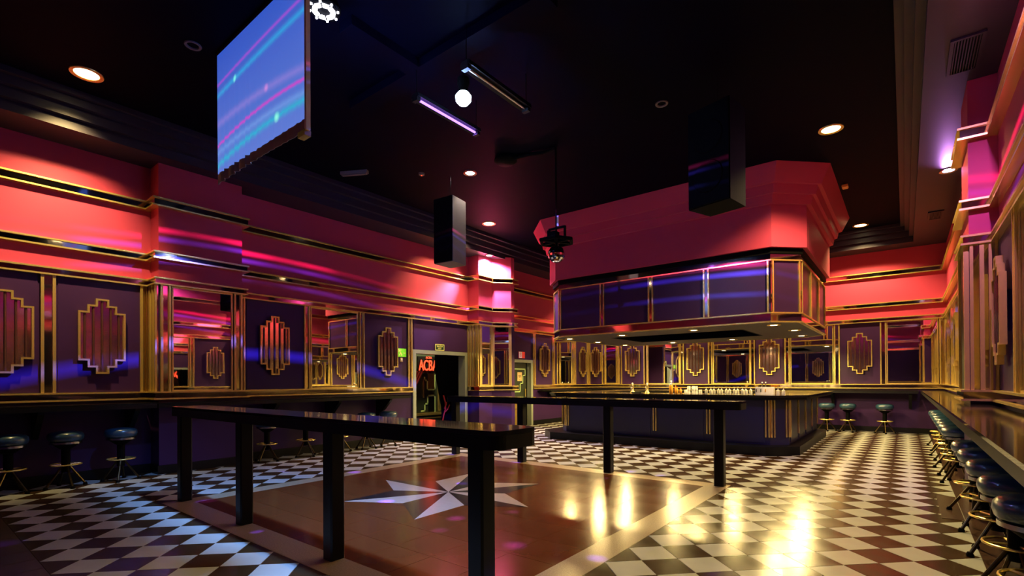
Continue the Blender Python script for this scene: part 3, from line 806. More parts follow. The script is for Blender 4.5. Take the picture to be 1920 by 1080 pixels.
ys = [3.70, 4.42, 5.22, 6.00, 6.75, 8.58, 9.25, 9.92, 10.65, 11.40, 12.20, 13.00]
for i, y in enumerate(ys):
    stool(0.545, y, random.uniform(0, 1.5), 'blue-seated bar stool under the right wall counter, %s' % ORD[i], 'stools along the right wall counter')
for x, lab in ((-1.62, 'bar stool at the back counter half hidden by the bar corner'), (-1.16, 'bar stool at the back counter, middle of the three right of the bar'), (-0.40, 'bar stool at the back counter nearest the right corner')):
    stool(x, 15.36, random.uniform(0, 1.5), lab, 'stools along the back counter')
for y, lab in ((0.92, 'bar stool at the left wall counter, leftmost in the photo'), (1.45, 'bar stool at the left wall counter, second from the left edge'), (2.03, 'bar stool at the left wall counter just before the near pilaster'),
               (4.05, 'bar stool at the left wall counter just right of the near pilaster'), (4.75, 'bar stool at the left wall counter, below the sconce right of the pilaster'),
               (5.45, 'bar stool at the left wall counter below the wall mirror'), (6.05, 'bar stool at the left wall counter, second from the doorway'), (6.60, 'bar stool at the left wall counter nearest the wide doorway')):
    stool(-8.58, y, random.uniform(0, 1.5), lab, 'stools along the left wall counter')

# ------------------------------------------------------------------ drink rails round the dance floor
def drink_rail(label, x0, x1, y0, y1, posts, yp):
    t = thing('drink_rail', label, 'drink rail', ((x0 + x1) / 2, (y0 + y1) / 2, 0)); cx, cy = t.location.x, t.location.y
    r = 0.07; pts = []
    for (ax, ay, a0) in ((x1 - r, y0 + r, -PI / 2), (x1 - r, y1 - r, 0), (x0 + r, y1 - r, PI / 2), (x0 + r, y0 + r, PI)):
        for k in range(6): pts.append((ax + r * math.cos(a0 + k * PI / 10) - cx, ay + r * math.sin(a0 + k * PI / 10) - cy))
    mb = MB(); mb.prism(pts, 1.055, 1.08); mb.build('top', M_MARBLE, t)
    mb = MB(); mb.prism(pts, 0.975, 1.054); mb.build('edge', M_BLACK, t)
    for px in posts:
        mb = MB(); q = 0.060; c = 0.012
        mb.prism([(px - cx + a, yp - cy + b) for a, b in ((-q + c, -q), (q - c, -q), (q, -q + c), (q, q - c), (q - c, q), (-q + c, q), (-q, q - c), (-q, -q + c))], 0.002, 0.974)
        mb.build('post', M_BLACK, t)
    return t
drink_rail('black drinks rail on posts along the near edge of the dance floor', -6.62, -1.70, 2.02, 2.40, (-6.50, -4.97, -3.44, -1.92), 2.13)
drink_rail('black drinks rail on posts along the far edge of the dance floor', -6.70, -1.58, 6.46, 6.83, (-6.58, -5.03, -3.43, -1.86), 6.60)

# ------------------------------------------------------------------ island bar
def octo(x0, x1, y0, y1, c): return [(x0 + c, y0), (x1 - c, y0), (x1, y0 + c), (x1, y1 - c), (x1 - c, y1), (x0 + c, y1), (x0, y1 - c), (x0, y0 + c)]
def shrink(x0, x1, y0, y1, c, d): return octo(x0 + d, x1 - d, y0 + d, y1 - d, max(0.02, c - d * 0.586))
bar = thing('island_bar', 'large octagonal island bar with blue front panels, brass strips and glossy top', 'bar', (0, 0, 0))
bx = (-6.52, -1.66, 9.95, 14.05, 0.26)
px_ = (-6.95, -1.47, 9.60, 14.25, 0.46)
cx_ = (-6.86, -1.34, 9.72, 14.30, 0.42)
mb = MB(); mb.ring_prism(octo(*px_), shrink(*px_, 1.05), 0.0, 0.16); mb.build('plinth', M_BLACK, bar)
mb = MB(); mb.ring_prism(octo(*bx), shrink(*bx, 0.5), 0.161, 0.985); mb.build('body', M_BODY, bar)
mb = MB(); mb.ring_prism(shrink(*cx_, 0.03), shrink(*cx_, 0.72), 0.986, 1.03); mb.build('apron', M_BLACK, bar)
mb = MB(); mb.ring_prism(octo(*cx_), shrink(*cx_, 1.05), 1.031, 1.07); mb.build('counter_top', M_MARBLE, bar)
mb = MB(); mb.ring_prism(shrink(*bx, 0.501), shrink(*bx, 1.0), 0.78, 0.86); mb.build('work_shelf', M_CHROME, bar)
def strips(p, q, n, name, z0=0.30, z1=0.985):
    """brass strips across the corner or face point p, along direction p->q"""
    P, Q = Vector(p), Vector(q); t = (Q - P).normalized(); nn = Vector((t.y, -t.x))
    mb = MB()
    for k in range(n):
        a = P + t * (0.055 * k); b = a + t * 0.026
        pl = [a, a + nn * 0.03, b + nn * 0.03, b]; pl = [(v.x, v.y) for v in pl]
        if area(pl) < 0: pl.reverse()
        mb.prism(pl, z0, z1)
    mb.build(name, M_BRASS, bar)
o8 = octo(*bx)
for i in range(8):
    strips(o8[i], o8[(i + 1) % 8], 2, 'brass_strip'); 
    a, b = Vector(o8[i]), Vector(o8[(i + 1) % 8]); e = b - (b - a).normalized() * 0.082
    strips((e.x, e.y), o8[(i + 1) % 8], 2, 'brass_strip')
    if i % 2 == 0:
        nseg = 4
        for k in range(1, nseg):
            m = a + (b - a) * k / nseg - (b - a).normalized() * 0.04; strips((m.x, m.y), (b.x, b.y), 2, 'brass_strip')
# seams of the front panels
for i in range(0, 8, 2):
    a, b = Vector(o8[i]), Vector(o8[(i + 1) % 8]); t = (b - a).normalized(); nn = Vector((t.y, -t.x)); Lg = (b - a).length
    for k in range(4):
        p, q = a + t * (Lg * k / 4 + 0.10), a + t * (Lg * (k + 1) / 4 - 0.10)
        pl = [p, p + nn * 0.012, q + nn * 0.012, q]; pl = [(v.x, v.y) for v in pl]
        if area(pl) < 0: pl.reverse()
        mb = MB(); mb.prism(pl, 0.20, 0.97); mb.build('front_panel', M_BODY, bar)

# ------------------------------------------------------------------ bar canopy
can = thing('bar_canopy', 'octagonal canopy over the bar, purple brass-framed panels below a pink stepped bulkhead', 'canopy', (0, 0, 0))
kx = (-6.76, -1.45, 9.80, 13.95, 0.42)
def band(z0, z1, d=0.0, name='mirror_band', m=M_STRIP, th=0.05):
    mb = MB(); mb.ring_prism(shrink(*kx, -d), shrink(*kx, th), z0, z1); return mb.build(name, m, can)
band(2.40, 2.53, 0.0); band(2.375, 2.399, 0.022, 'brass_edge', M_BRASS); band(2.531, 2.556, 0.022, 'brass_edge', M_BRASS)
band(3.50, 3.60, 0.0); band(3.475, 3.499, 0.022, 'brass_edge', M_BRASS)
band(2.557, 3.474, -0.05, 'core', M_BLACKM, 0.08)
o8 = octo(*kx)
for i in range(8):
    a, b = Vector(o8[i]), Vector(o8[(i + 1) % 8]); t = (b - a).normalized(); nn = Vector((t.y, -t.x)); Lg = (b - a).length
    ns = 4 if i % 4 == 0 else (3 if i % 2 == 0 else 1)
    for k in range(ns):
        p, q = a + t * (Lg * k / ns + 0.03), a + t * (Lg * (k + 1) / ns - 0.03)
        pl = [p - nn * 0.049, p - nn * 0.012, q - nn * 0.012, q - nn * 0.049]; pl = [(v.x, v.y) for v in pl]
        if area(pl) < 0: pl.reverse()
        mb = MB(); mb.prism(pl, 2.557, 3.474); mb.build('panel', M_PURPLE, can)
    for k in range(ns + 1):
        c = a + t * (Lg * k / ns)
        for s0, s1, dd, mm in ((-0.055, -0.028, 0.02, M_BRASS), (-0.028, 0.028, 0.008, M_STRIP), (0.028, 0.055, 0.02, M_BRASS)):
            if k == 0 and s1 <= -0.02: continue
            if k == ns and s0 >= 0.02: continue
            if k == 0: s0 = max(s0, 0.0)
            if k == ns: s1 = min(s1, 0.0)
            p, q = c + t * s0, c + t * s1
            pl = [p - nn * 0.011, p + nn * dd, q + nn * dd, q - nn * 0.011]; pl = [(v.x, v.y) for v in pl]
            if area(pl) < 0: pl.reverse()
            mb = MB(); mb.prism(pl, 2.557, 3.474); mb.build('mullion', mm, can)
mb = MB(); mb.ring_prism(shrink(*kx, -0.03), shrink(*kx, 0.15), 3.601, 3.70); mb.build('shadow_gap', M_BLACKM, can)
mb = MB(); mb.ring_prism(shrink(*kx, -0.10), shrink(*kx, 0.10), 3.701, 4.45); mb.build('bulkhead', M_PINK, can)
for k, (z0, z1, d) in enumerate(((4.45, 4.60, 0.17), (4.60, 4.75, 0.25), (4.75, ZC, 0.34))):
    mb = MB()
    lo, hi = shrink(*kx, -d), shrink(*kx, -d - (0.03 if k < 2 else 0.14))
    inn = shrink(*kx, 0.10)
    mb.loft([[(p[0], p[1], z0) for p in inn], [(p[0], p[1], z0) for p in lo], [(p[0], p[1], z1) for p in hi], [(p[0], p[1], z1) for p in inn]], 0)
    mb.build('cornice_step', M_PINK, can)
mb = MB(); mb.ring_prism(shrink(*kx, 0.051), shrink(*kx, 1.15), 2.385, 2.44); mb.build('soffit', M_SOFFIT, can)
mb = MB(); mb.ring_prism(shrink(*kx, 1.151), shrink(*kx, 1.2), 2.385, 2.9); mb.build('recess_side', M_CEIL, can)
mb = MB(); mb.prism(shrink(*kx, 1.0), 2.91, 2.96); mb.build('recess_top', M_CEIL, can)

# ------------------------------------------------------------------ ceiling downlights
def downlight(x, y, z, label, power, color=WARM, lens=M_LAMP, r=0.12, angle=110, group='warm ceiling downlights', target=None, blend=0.35, rad=0.07):
    t = thing('downlight', label, 'light', (x, y, z), 0, group)
    mb = MB(); mb.lathe([(r, -0.0), (r + 0.045, -0.002), (r + 0.04, -0.014), (r + 0.004, -0.012)], 28, caps=False)
    mb.build('trim_ring', M_BRASS if lens is M_LAMP else M_CHROME, t, True)
    mb = MB(); mb.lathe([(0.0, -0.012), (r * 0.7, -0.011), (r, -0.004)], 28); mb.build('lens', lens, t, True)
    if power: spot('lamp', (0, 0, -0.05), power, color, angle, blend, rad, target or (x, y, 0), t)
    return t
downlight(-7.63, 1.48, ZC, 'warm glowing ceiling downlight at upper left, above the left counter', P_DOWN * 1.3, target=(-9.0, 1.40, 3.05), angle=76, blend=1.0)
downlight(-7.62, 8.77, ZC, 'warm ceiling downlight beyond the hanging speaker, before the lit pilaster', P_DOWN * 1.3, target=(-9.0, 8.40, 3.05), angle=76, blend=1.0)
downlight(-0.83, 8.67, ZC, 'large warm ceiling downlight right of the second hanging speaker', P_DOWN * 1.25, angle=132, blend=0.5)
downlight(-0.81, 14.55, ZC, 'warm ceiling downlight right of the canopy, above the back wall', P_DOWN * 1.25, angle=132, blend=0.5)
downlight(-0.83, 2.75, ZC, 'warm ceiling downlight out of view above the near right floor', P_DOWN * 0.7, angle=100, blend=0.6)
downlight(-4.20, 14.75, ZC, 'warm ceiling downlight hidden behind the canopy, over the middle of the back aisle', P_DOWN)
downlight(-7.50, 14.60, ZC, 'warm ceiling downlight hidden behind the canopy, over the far left corner', P_DOWN)
downlight(-6.02, 6.43, ZC, 'white ceiling spotlight above the hanging speaker', 100, (1, 0.85, 0.65), M_LAMPW, 0.08, 80, 'ceiling spotlights')
for x, y, lab in ((-6.45, 10.42, 'front left corner'), (-5.05, 10.42, 'front, second from left'), (-3.41, 10.36, 'front, third from left'), (-1.93, 10.40, 'front right corner'),
                  (-6.45, 11.85, 'left side middle'), (-6.40, 13.40, 'back left corner'), (-4.97, 13.36, 'back, second from left'), (-3.45, 13.42, 'back, third from left'), (-1.80, 11.80, 'right side middle'), (-1.90, 13.38, 'back right corner')):
    downlight(x, y, 2.3845, 'small warm downlight in the bar canopy soffit, %s' % lab, P_BAR, r=0.075, angle=172, group='downlights under the bar canopy')
downlight(0.56, 10.35, ZS, 'violet white spotlight in the right soffit beyond the right pilaster', 70, (0.75, 0.30, 1.0), M_LAMPV, 0.075, 120, 'violet soffit spotlights', target=(0.70, 8.2, 3.0))
downlight(0.60, 4.95, ZS, 'violet spotlight in the right soffit above the top right corner', P_PURPLE, (0.80, 0.28, 1.0), M_LAMPV, 0.075, 66, 'violet soffit spotlights', target=(0.66, 7.38, 2.45), blend=0.9)
downlight(-8.44, 9.72, ZS, 'bright white spotlight in the soffit right over the far left pilaster', P_WHITE, (1.0, 0.72, 0.92), M_LAMPW, 0.075, 140, 'pilaster spotlights', target=(-8.60, 10.0, 2.9))

# recessed rings, vents, ceiling cards
for x, y, lab in ((-6.08, 2.08, 'small unlit recessed ring in the ceiling left of the projection screen'), (-2.52, 6.43, 'small unlit recessed ring in the ceiling, centre right')):
    mb = MB(); mb.lathe([(0.055, 0.0), (0.085, -0.004), (0.08, -0.016), (0.06, -0.014), (0.055, -0.001)], 24, caps=False)
    o = mb.build('recessed_ring', M_GREY, None, True); o.location = (x, y, ZC); tag(o, lab, 'ceiling fitting', 'unlit ceiling rings')
def vent(x, y, wx, wy, label):
    t = thing('air_vent', label, 'vent', (x, y, ZS))
    mb = MB(); e = 0.03
    mb.box(-wx, wx, -wy, -wy + e, -0.02, 0); mb.box(-wx, wx, wy - e, wy, -0.02, 0); mb.box(-wx, -wx + e, -wy + e, wy - e, -0.02, 0); mb.box(wx - e, wx, -wy + e, wy - e, -0.02, 0)
    mb.build('frame', M_SOFFIT, t)
    mb = MB(); mb.box(-wx + e, wx - e, -wy + e, wy - e, -0.004, 0); mb.build('backing', M_BLACKM, t)
    n = 9
    for k in range(n):
        xx = -wx + e + (2 * wx - 2 * e) * (k + 0.5) / n
        mb = MB(); mb.box(xx - 0.005, xx + 0.005, -wy + e, wy - e, -0.018, -0.005); mb.build('slat', M_SOFFIT, t)
vent(0.50, 6.75, 0.13, 0.36, 'slatted air vent in the right soffit, upper right of the photo')
vent(0.50, 13.0, 0.12, 0.30, 'far slatted air vent in the right soffit near the back corner')
mb = MB(); mb.box(-0.05, 0.05, -0.09, 0.09, -0.03, 0); mb.box(-0.04, 0.04, -0.08, 0.08, -0.045, -0.03); o = mb.build('ceiling_plate', M_ORANGE); o.location = (-0.87, 11.38, ZC)
tag(o, 'small orange plate on the ceiling right of the canopy cornice', 'ceiling fitting')
mb = MB(); mb.box(-0.25, 0.25, -0.04, 0.04, -0.05, 0); mb.box(-0.23, 0.23, -0.025, 0.025, -0.07, -0.05); o = mb.build('strip_fitting', M_GREY); o.location = (-7.55, 5.1, ZC); o.rotation_euler = (0, 0, 0.5)
tag(o, 'small dark strip fitting on the ceiling below the projection screen', 'ceiling fitting')
smk = thing('smoke_detector', 'tiny ceiling detector with a red indicator left of the hanging speaker', 'detector', (-6.7, 5.9, ZC))
mb = MB(); mb.lathe([(0.02, -0.04), (0.05, -0.03), (0.055, 0.0)], 16); mb.build('body', M_GREY, smk, True)
mb = MB(); mb.lathe([(0.0, -0.05), (0.012, -0.046), (0.014, -0.04)], 10); mb.build('indicator', M_REDLED, smk, True)

# ------------------------------------------------------------------ projection screen
SX0, SX1, SZ0, SZ1, SY = -6.02, -4.12, 3.57, ZC - 0.02, 2.30
scr = thing('projection_screen', 'hanging projection screen showing a blue picture with magenta and cyan trails', 'screen', (SX0, SY, SZ0))
nu, nv = 60, 16; fr, bk = [], []
W, H = SX1 - SX0, SZ1 - SZ0
for k in range(nv + 1):
    v = k / nv; a, b = [], []
    for i in range(nu + 1):
        u = i / nu
        fold = 0.012 * (1 - v) ** 1.5 * (math.sin(u * 95) + 0.6 * math.sin(u * 141 + 1)) * (1.0 if u < 0.5 else 0.35)
        sag = 0.02 * math.sin(PI * u)
        a.append((u * W, fold, v * H + sag * (1 - v))); b.append((u * W, fold + 0.006, v * H + sag * (1 - v)))
    fr.append(a); bk.append(list(reversed(b)))
mb = MB(); mb.loft([f + b for f, b in zip(fr, bk)], 0, True, True, True); mb.build('cloth', M_SCREEN, scr, True)
mb = MB(); mb.box(W, W + 0.03, -0.02, 0.02, 0.0, H); mb.build('side_batten', M_WHITE, scr)
mb = MB(); mb.tube([(0, 0, H + 0.005), (W, 0, H + 0.005)], 0.02, 10); mb.build('top_bar', M_BLACKM, scr, True)
mb = MB(); mb.box(W - 0.10, W + 0.02, -0.03, 0.03, -0.05, 0.0); mb.build('corner_clip', M_BRASS, scr)

# ------------------------------------------------------------------ hanging speakers, lamps, mirror ball
def speaker(label, x, y, z0, z1, w, d, rz, wires):
    t = thing('hanging_speaker', label, 'speaker', (x, y, z0), rz, 'black speakers hung over the dance floor'); h = z1 - z0
    mb = MB(); mb.prism([(-w / 2, -d / 2), (w / 2, -d / 2), (w / 2 * 0.86, d / 2), (-w / 2 * 0.86, d / 2)], 0.0, h); mb.build('cabinet', M_GREY if wires == 1 else M_BLACKM, t)
    mb = MB(); mb.box(-w / 2 + 0.008, w / 2 - 0.008, -d / 2 - 0.02, -d / 2 - 0.001, 0.01, h - 0.01); g_ = mb.build('grille', M_BLACKM, t)
    for zz, r in ((h * 0.28, w * 0.36), (h * 0.68, w * 0.36)):
        mb = MB(); mb.lathe([(r, 0.0), (r * 0.95, 0.012), (r * 0.85, 0.012), (0, 0.006)], 24); o = mb.build('cone_ring', M_BLACKM, g_, True); o.location = (0, -d / 2 - 0.021, zz); o.rotation_euler = (PI / 2, 0, 0)
    for xx in (-w * 0.38, 0.0, w * 0.38):
        mb = MB(); mb.tube([(xx, 0, h), (xx, 0, h + 0.05)], 0.012, 8); mb.build('eye_bolt', M_CHROME, t, True)
    mb = MB(); mb.tube([(0, 0, h + 0.05), (0, 0, ZC - z0)], 0.006, 6); mb.build('hanging_wire', M_CHROME, t, True)
    return t
speaker('tall black and grey speaker hanging at the far left of the dance floor', -6.30, 6.22, 3.42, 4.56, 0.42, 0.40, 0.10, 1)
speaker('black speaker hanging in front of the pink bar canopy', -1.78, 6.35, 3.46, 4.66, 0.54, 0.42, -0.25, 2)

mbx, mby, mbz, mr = -4.30, 6.57, 3.35, 0.135
ball = thing('mirror_ball', 'small mirror ball hanging on a rod from a black bracket', 'mirror ball', (mbx, mby, mbz))
mb = MB(); rows = 12
for i in range(rows):
    t0, t1 = PI * i / rows - PI / 2, PI * (i + 1) / rows - PI / 2
    nn_ = max(4, int(22 * math.cos((t0 + t1) / 2)))
    for k in range(nn_):
        p0, p1 = 2 * PI * (k + 0.04) / nn_, 2 * PI * (k + 0.96) / nn_; e = 0.04 * (t1 - t0); b = len(mb.v)
        for tt, pp in ((t0 + e, p0), (t0 + e, p1), (t1 - e, p1), (t1 - e, p0)): mb.v.append((mr * math.cos(tt) * math.cos(pp), mr * math.cos(tt) * math.sin(pp), mr * math.sin(tt)))
        mb.face((b, b + 1, b + 2, b + 3))
stuff(mb.build('mirror_facets', M_MIRROR, ball))
mb = MB(); mb.lathe([(mr * 0.97 * math.cos(a), mr * 0.97 * math.sin(a)) for a in [(-PI / 2 + PI * k / 12) for k in range(1, 12)]], 20); mb.build('core', M_BLACKM, ball, True)
hexa = [(0.27 * math.cos(PI / 3 * k), 0.27 * math.sin(PI / 3 * k), 0.20) for k in range(6)]
mb = MB(); mb.tube(hexa, 0.03, 8, closed=True)
for k in range(3): mb.bar(hexa[k], hexa[k + 3], 0.05, 0.04)
mb.bar((-0.14, 0, 0.22), (-0.14, 0, 0.40), 0.04, 0.04); mb.bar((0.16, 0, 0.22), (0.16, 0, 0.42), 0.03, 0.03); mb.bar((-0.14, 0, 0.41), (0.16, 0, 0.41), 0.03, 0.03); mb.box(-0.1, 0.02, -0.06, 0.06, 0.22, 0.36)
mb.build('bracket', M_BLACKM, ball)
mb = MB(); mb.tube([(0, 0, 0.12), (0, 0, ZC - mbz - 0.001)], 0.014, 8); mb.build('rod', M_BLACKM, ball, True)
mb = MB(); mb.tube([(0.03, 0, 0.44), (0.03, 0, 0.60)], 0.016, 8); mb.build('pale_sleeve', M_WHITE, ball, True)

def uv_light(label, x, y0, y1, z, lit):
    t = thing('uv_light_bar', label, 'light', (x, (y0 + y1) / 2, z), 0, 'hanging tube lights over the dance floor'); h = (y1 - y0) / 2
    mb = MB(); b = len(mb.v); prof = [(-0.07, 0.0), (-0.06, 0.05), (0.06, 0.05), (0.07, 0.0), (0.04, 0.015), (-0.04, 0.015)]
    for yy in (-h, h): mb.v += [(p[0], yy, p[1]) for p in prof]
    n = 6
    for i in range(n): mb.face((b + i, b + (i + 1) % n, b + n + (i + 1) % n, b + n + i))
    mb.face(range(b, b + n)); mb.face([b + n + i for i in reversed(range(n))]); mb.build('reflector', M_BLACK, t)
    mb = MB(); mb.tube([(0, -h + 0.03, -0.002), (0, h - 0.03, -0.002)], 0.014, 10); mb.build('tube', M_UV if lit else M_CHROME, t, True)
    for yy in (-h + 0.02, h - 0.02):
        mb = MB(); mb.box(-0.045, 0.045, yy - 0.025, yy + 0.025, -0.035, 0.055); mb.build('end_cap', M_BLACK, t)
        mb = MB(); mb.tube([(0, yy, 0.05), (0, yy, ZC - z - 0.001)], 0.006, 6); mb.build('hanger', M_BLACKM, t, True)
    if lit:
        ld = bpy.data.lights.new('glow', 'AREA'); ld.shape = 'RECTANGLE'; ld.size = 0.06; ld.size_y = 2 * h; ld.energy = 10; ld.color = (0.35, 0.12, 1)
        o = bpy.data.objects.new('glow', ld); COL.objects.link(o); o.parent = t; o.location = (0, 0, -0.03)
uv_light('lit violet ultraviolet tube hanging left of the blue lamp', -4.40, 3.78, 4.84, 4.62, True)
uv_light('unlit black tube fitting hanging right of the blue lamp', -3.55, 3.72, 4.80, 4.62, False)
bl = thing('blue_lamp', 'bright blue white lamp glowing on the ceiling over the dance floor', 'light', (-3.90, 4.06, 4.56))
mb = MB(); mb.lathe([(0.0, -0.085), (0.05, -0.07), (0.085, -0.03), (0.09, 0.02), (0.06, 0.06)], 24); mb.build('bulb', M_LAMPB, bl, True)
mb = MB(); mb.lathe([(0.062, 0.061), (0.05, 0.12), (0.07, 0.16), (0.07, 0.22), (0.012, 0.23), (0.012, ZC - 4.56 - 0.001)], 20); mb.build('housing', M_BLACKM, bl, True)
point('lamp', (0, 0, -0.11), P_BLUE, (0.22, 0.35, 1.0), 0.05, bl)
led = thing('led_par', 'round led stage light with white cells beside the projection screen', 'light', (-4.22, 2.53, 4.82), 0)
mb = MB(); mb.lathe([(0.02, 0.0), (0.13, -0.01), (0.15, 0.0), (0.15, 0.03), (0.11, 0.12), (0.0, 0.13)], 28); mb.build('housing', M_BLACKM, led, True)
for k in range(8):
    a0, a1 = 2 * PI * (k + 0.12) / 8, 2 * PI * (k + 0.88) / 8
    pl = [(0.060 * math.cos(a0), 0.060 * math.sin(a0)), (0.105 * math.cos(a0), 0.105 * math.sin(a0)), (0.105 * math.cos(a1), 0.105 * math.sin(a1)), (0.060 * math.cos(a1), 0.060 * math.sin(a1))]
    mb = MB(); mb.prism(pl, -0.022, -0.010); mb.build('led_cell', M_LED, led)
    a = 2 * PI * k / 8
    mb = MB(); mb.lathe([(0.0, -0.022), (0.011, -0.02), (0.011, -0.006)], 10, c=(0.126 * math.cos(a), 0.126 * math.sin(a), 0)); mb.build('small_led', M_LED, led, True)
mb = MB(); mb.tube([(0, 0, 0.13), (0, 0, ZC - 4.82 - 0.001)], 0.015, 8); mb.build('stem', M_BLACKM, led, True)
spot('lamp', (0, 0, -0.05), 2000, (0.18, 0.42, 1.0), 90, 0.85, 0.1, (-5.0, 1.2, 0), led)
pod = thing('ceiling_rosette', 'dark round cable rosette on the ceiling right of the white spotlight', 'ceiling fitting', (-5.17, 6.38, ZC))
mb = MB(); mb.lathe([(0.0, -0.10), (0.14, -0.09), (0.19, -0.05), (0.17, 0.0)], 24); mb.build('dome', M_BLACKM, pod, True)
mb = MB(); mb.tube([(0.15, 0.02, -0.04), (0.4, 0.08, -0.03), (0.65, 0.14, -0.05), (0.85, 0.18, -0.02)], 0.03, 8); mb.build('cable', M_BLACKM, pod, True)

# ------------------------------------------------------------------ things on the bar
ZT_ = 1.0705
def tap(x, y, label):
    t = thing('beer_tap', label, 'beer tap', (x, y, ZT_))
    mb = MB(); mb.lathe([(0.05, 0.0), (0.045, 0.02), (0.028, 0.04), (0.026, 0.13), (0.032, 0.14), (0.032, 0.16), (0.0, 0.165)], 16); mb.build('column', M_BRASS, t, True)
    mb = MB(); mb.tube([(0, -0.02, 0.12), (0, -0.08, 0.12), (0, -0.09, 0.09)], 0.012, 8); mb.build('spout', M_CHROME, t, True)
    mb = MB(); mb.lathe([(0.010, 0.165), (0.018, 0.19), (0.020, 0.215), (0.0, 0.225)], 12); mb.build('handle', M_WHITE, t, True)
tap(-4.86, 10.54, 'brass beer tap on the bar, left of the pair'); tap(-4.51, 10.54, 'brass beer tap on the bar, right of the pair')
mb = MB(); mb.box(-0.12, 0.12, -0.07, 0.07, 0, 0.018); mb.box(-0.10, 0.10, -0.05, 0.05, 0.018, 0.022); o = mb.build('drip_tray', M_BLACK); o.location = (-4.685, 10.42, ZT_)
tag(o, 'black drip tray on the bar between the two beer taps', 'tray')
bt = thing('tall_bottle', 'tall bottle with silver shoulders standing on the bar right of the taps', 'bottle', (-3.97, 10.55, ZT_))
mb = MB(); mb.lathe([(0.038, 0.0), (0.042, 0.01), (0.042, 0.15), (0.036, 0.175)], 18); mb.build('body', M_AMBER, bt, True)
mb = MB(); mb.lathe([(0.0361, 0.175), (0.018, 0.205), (0.014, 0.235), (0.0, 0.236)], 18); mb.build('shoulder', M_CHROME, bt, True)
mb = MB(); mb.lathe([(0.016, 0.2365), (0.017, 0.265), (0.0, 0.268)], 14); mb.build('cap', M_WHITE, bt, True)
for i, (x, y, h, lab) in enumerate(((-3.88, 10.56, 0.17, 'small amber bottle on the bar right beside the tall bottle'), (-3.825, 10.50, 0.14, 'small amber bottle on the bar, middle of the three beside the tall bottle'), (-3.77, 10.57, 0.12, 'shortest amber bottle on the bar, nearest the white cups'))):
    b_ = thing('amber_bottle', lab, 'bottle', (x, y, ZT_), 0, 'small amber bottles on the bar')
    mb = MB(); mb.lathe([(0.024, 0.0), (0.027, 0.008), (0.027, h * 0.55), (0.012, h * 0.75), (0.011, h * 0.86), (0.0, h * 0.861)], 14); mb.build('body', M_AMBER, b_, True)
    mb = MB(); mb.lathe([(0.013, h * 0.8611), (0.013, h), (0.0, h)], 12); mb.build('cap', M_SIGNRED if i else M_AMBER, b_, True)
k = 0
for (x, y, n_) in ((-3.65, 10.55, 1), (-3.575, 10.51, 2), (-3.50, 10.57, 2), (-3.425, 10.51, 2), (-3.35, 10.55, 1)):
    for j in range(n_):
        mb = MB(); mb.lathe([(0.036, 0.0), (0.036, 0.004), (0.030, 0.075), (0.028, 0.075), (0.026, 0.071), (0.0, 0.071)], 16)
        o = mb.build('white_cup', M_WHITE, None, True); o.location = (x, y, ZT_ + 0.0765 * j)
        tag(o, ('white upturned cup on the bar, %s of the heap, %s' % (('left end', 'second column', 'middle column', 'fourth column', 'right end')[int(k)], ('on the bar top', 'on top')[j])), 'cup', 'heap of white cups on the bar')
    k += 1
def glass_mesh():
    mb = MB(); mb.lathe([(0.031, 0.0), (0.033, 0.004), (0.027, 0.075), (0.011, 0.088), (0.007, 0.10), (0.007, 0.125), (0.026, 0.134), (0.027, 0.138), (0.0, 0.139)], 14); return mb.mesh('wine_glass', M_GLASS, True)
gm = glass_mesh()
for i in range(12):
    x = -3.22 + 0.076 * i; o = link('upturned_glass', gm, None, (x, 10.52 + 0.05 * (i % 2), ZT_))
    tag(o, 'upturned stemmed glass in the row on the bar, number %s from the left' % ('one two three four five six seven eight nine ten eleven twelve'.split()[i]), 'glass', 'row of upturned glasses on the bar')
cd = thing('white_caddy', 'white rectangular bar caddy with slots standing at the right of the bar', 'caddy', (-2.12, 10.53, ZT_))
mb = MB(); mb.box(-0.16, 0.16, -0.06, 0.06, 0, 0.135); mb.build('body', M_WHITE, cd)
for x, m_ in ((-0.14, M_INK), (-0.06, M_SIGNGREEN), (0.02, M_AMBER)):
    mb = MB(); mb.box(x - 0.008, x + 0.008, -0.066, -0.0605, 0.04, 0.10); mb.build('slot', m_, cd)
for x, lab in ((-2.19, 'small dark bottle behind the white caddy, left one'), (-2.13, 'small dark bottle behind the white caddy, right one')):
    b_ = thing('dark_bottle', lab, 'bottle', (x, 10.64, ZT_), 0, 'dark bottles behind the caddy')
    mb = MB(); mb.lathe([(0.022, 0), (0.024, 0.01), (0.024, 0.12), (0.010, 0.17), (0.010, 0.215), (0.0, 0.216)], 14); mb.build('body', M_INK, b_, True)
    mb = MB(); mb.lathe([(0.012, 0.2165), (0.012, 0.235), (0, 0.236)], 10); mb.build('cap', M_WHITE, b_, True)
o = link('upturned_glass', gm, None, (-1.90, 10.56, ZT_)); tag(o, 'single upturned glass on the bar right of the white caddy, nearest to it', 'glass', 'glasses right of the caddy')
o = link('upturned_glass', gm, None, (-1.81, 10.58, ZT_)); tag(o, 'single upturned glass on the bar, farthest right', 'glass', 'glasses right of the caddy')

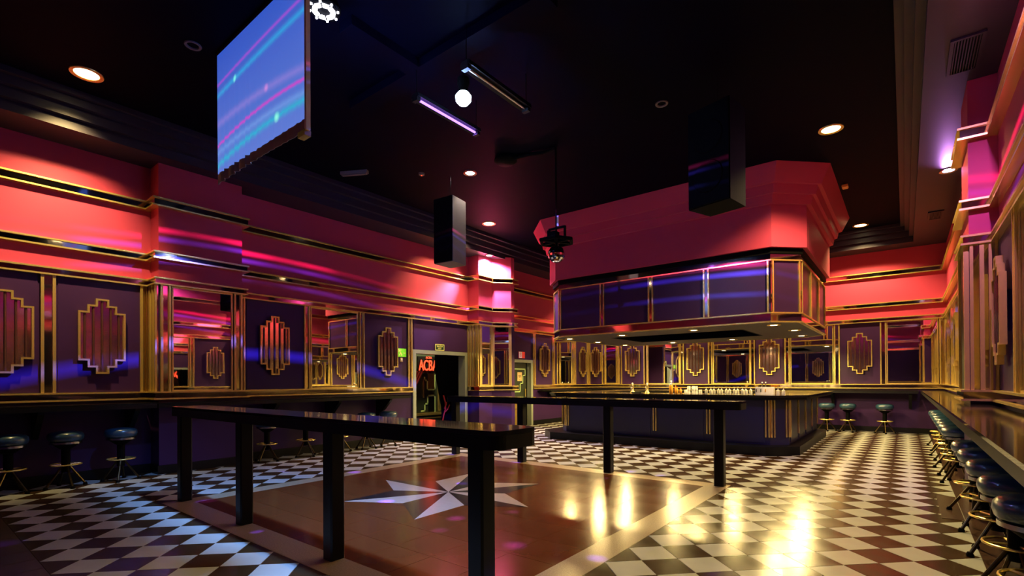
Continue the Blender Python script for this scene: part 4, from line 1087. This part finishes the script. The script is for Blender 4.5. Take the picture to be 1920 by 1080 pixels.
# ------------------------------------------------------------------ the blue lamp is an effect lamp: its lens throws coloured bands and dots
eff = point('pattern_lamp', (0, 0, -0.12), 5500, (1, 1, 1), 0.012, bl)
ld = eff.data; ld.use_nodes = True; nt = ld.node_tree
em = nt.nodes['Emission']
tc = N(nt, 'ShaderNodeTexCoord'); sp = N(nt, 'ShaderNodeSeparateXYZ'); L(nt, tc.outputs['Normal'], sp.inputs[0])
def mth(op, *a):
    n = N(nt, 'ShaderNodeMath', operation=op)
    for i, v in enumerate(a):
        if isinstance(v, (int, float)): n.inputs[i].default_value = v
        else: L(nt, v, n.inputs[i])
    return n.outputs[0]
hyp = mth('SQRT', mth('ADD', mth('MULTIPLY', sp.outputs[0], sp.outputs[0]), mth('MULTIPLY', sp.outputs[1], sp.outputs[1])))
slope = mth('DIVIDE', mth('MULTIPLY', sp.outputs[2], -1.0), mth('MAXIMUM', hyp, 0.001))
az = mth('ARCTAN2', sp.outputs[1], sp.outputs[0])
nz = N(nt, 'ShaderNodeTexNoise'); nz.inputs['Scale'].default_value = 2.3; L(nt, tc.outputs['Normal'], nz.inputs['Vector'])
gate = mth('MULTIPLY_ADD', mth('MAXIMUM', mth('SUBTRACT', nz.outputs['Fac'], 0.42), 0.0), 5.0, 0.1)
total = None
def addc(f, rgb):
    global total
    m = N(nt, 'ShaderNodeVectorMath', operation='SCALE'); m.inputs[0].default_value = rgb; L(nt, f, m.inputs['Scale'])
    if total is None: total = m.outputs[0]
    else:
        a = N(nt, 'ShaderNodeVectorMath', operation='ADD'); L(nt, total, a.inputs[0]); L(nt, m.outputs[0], a.inputs[1]); total = a.outputs[0]
def bandf(c, w):
    return mth('MAXIMUM', mth('SUBTRACT', 1.0, mth('DIVIDE', mth('ABSOLUTE', mth('SUBTRACT', slope, c)), w)), 0.0)
addc(mth('MULTIPLY', bandf(0.19, 0.011), gate), (0.10, 0.06, 1.0))
addc(mth('MULTIPLY', bandf(0.163, 0.012), gate), (0.8, 0.03, 0.25))
addc(mth('MULTIPLY', bandf(0.51, 0.025), mth('MAXIMUM', mth('MULTIPLY', sp.outputs[0], -1.0), 0.0)), (0.10, 0.10, 1.6))
addc(mth('MULTIPLY', bandf(0.255, 0.012), gate), (0.04, 0.04, 0.4))
vo = N(nt, 'ShaderNodeTexVoronoi'); vo.inputs['Scale'].default_value = 6.5; L(nt, tc.outputs['Normal'], vo.inputs['Vector'])
dots = mth('MAXIMUM', mth('SUBTRACT', 1.0, mth('DIVIDE', vo.outputs['Distance'], 0.16)), 0.0)
down = mth('MINIMUM', mth('MAXIMUM', mth('SUBTRACT', slope, 0.9), 0.0), 1.0)
addc(mth('MULTIPLY', mth('MULTIPLY', dots, down), 2.6), (0.13, 0.03, 1.0))
L(nt, total, em.inputs['Color']); em.inputs['Strength'].default_value = 1.0
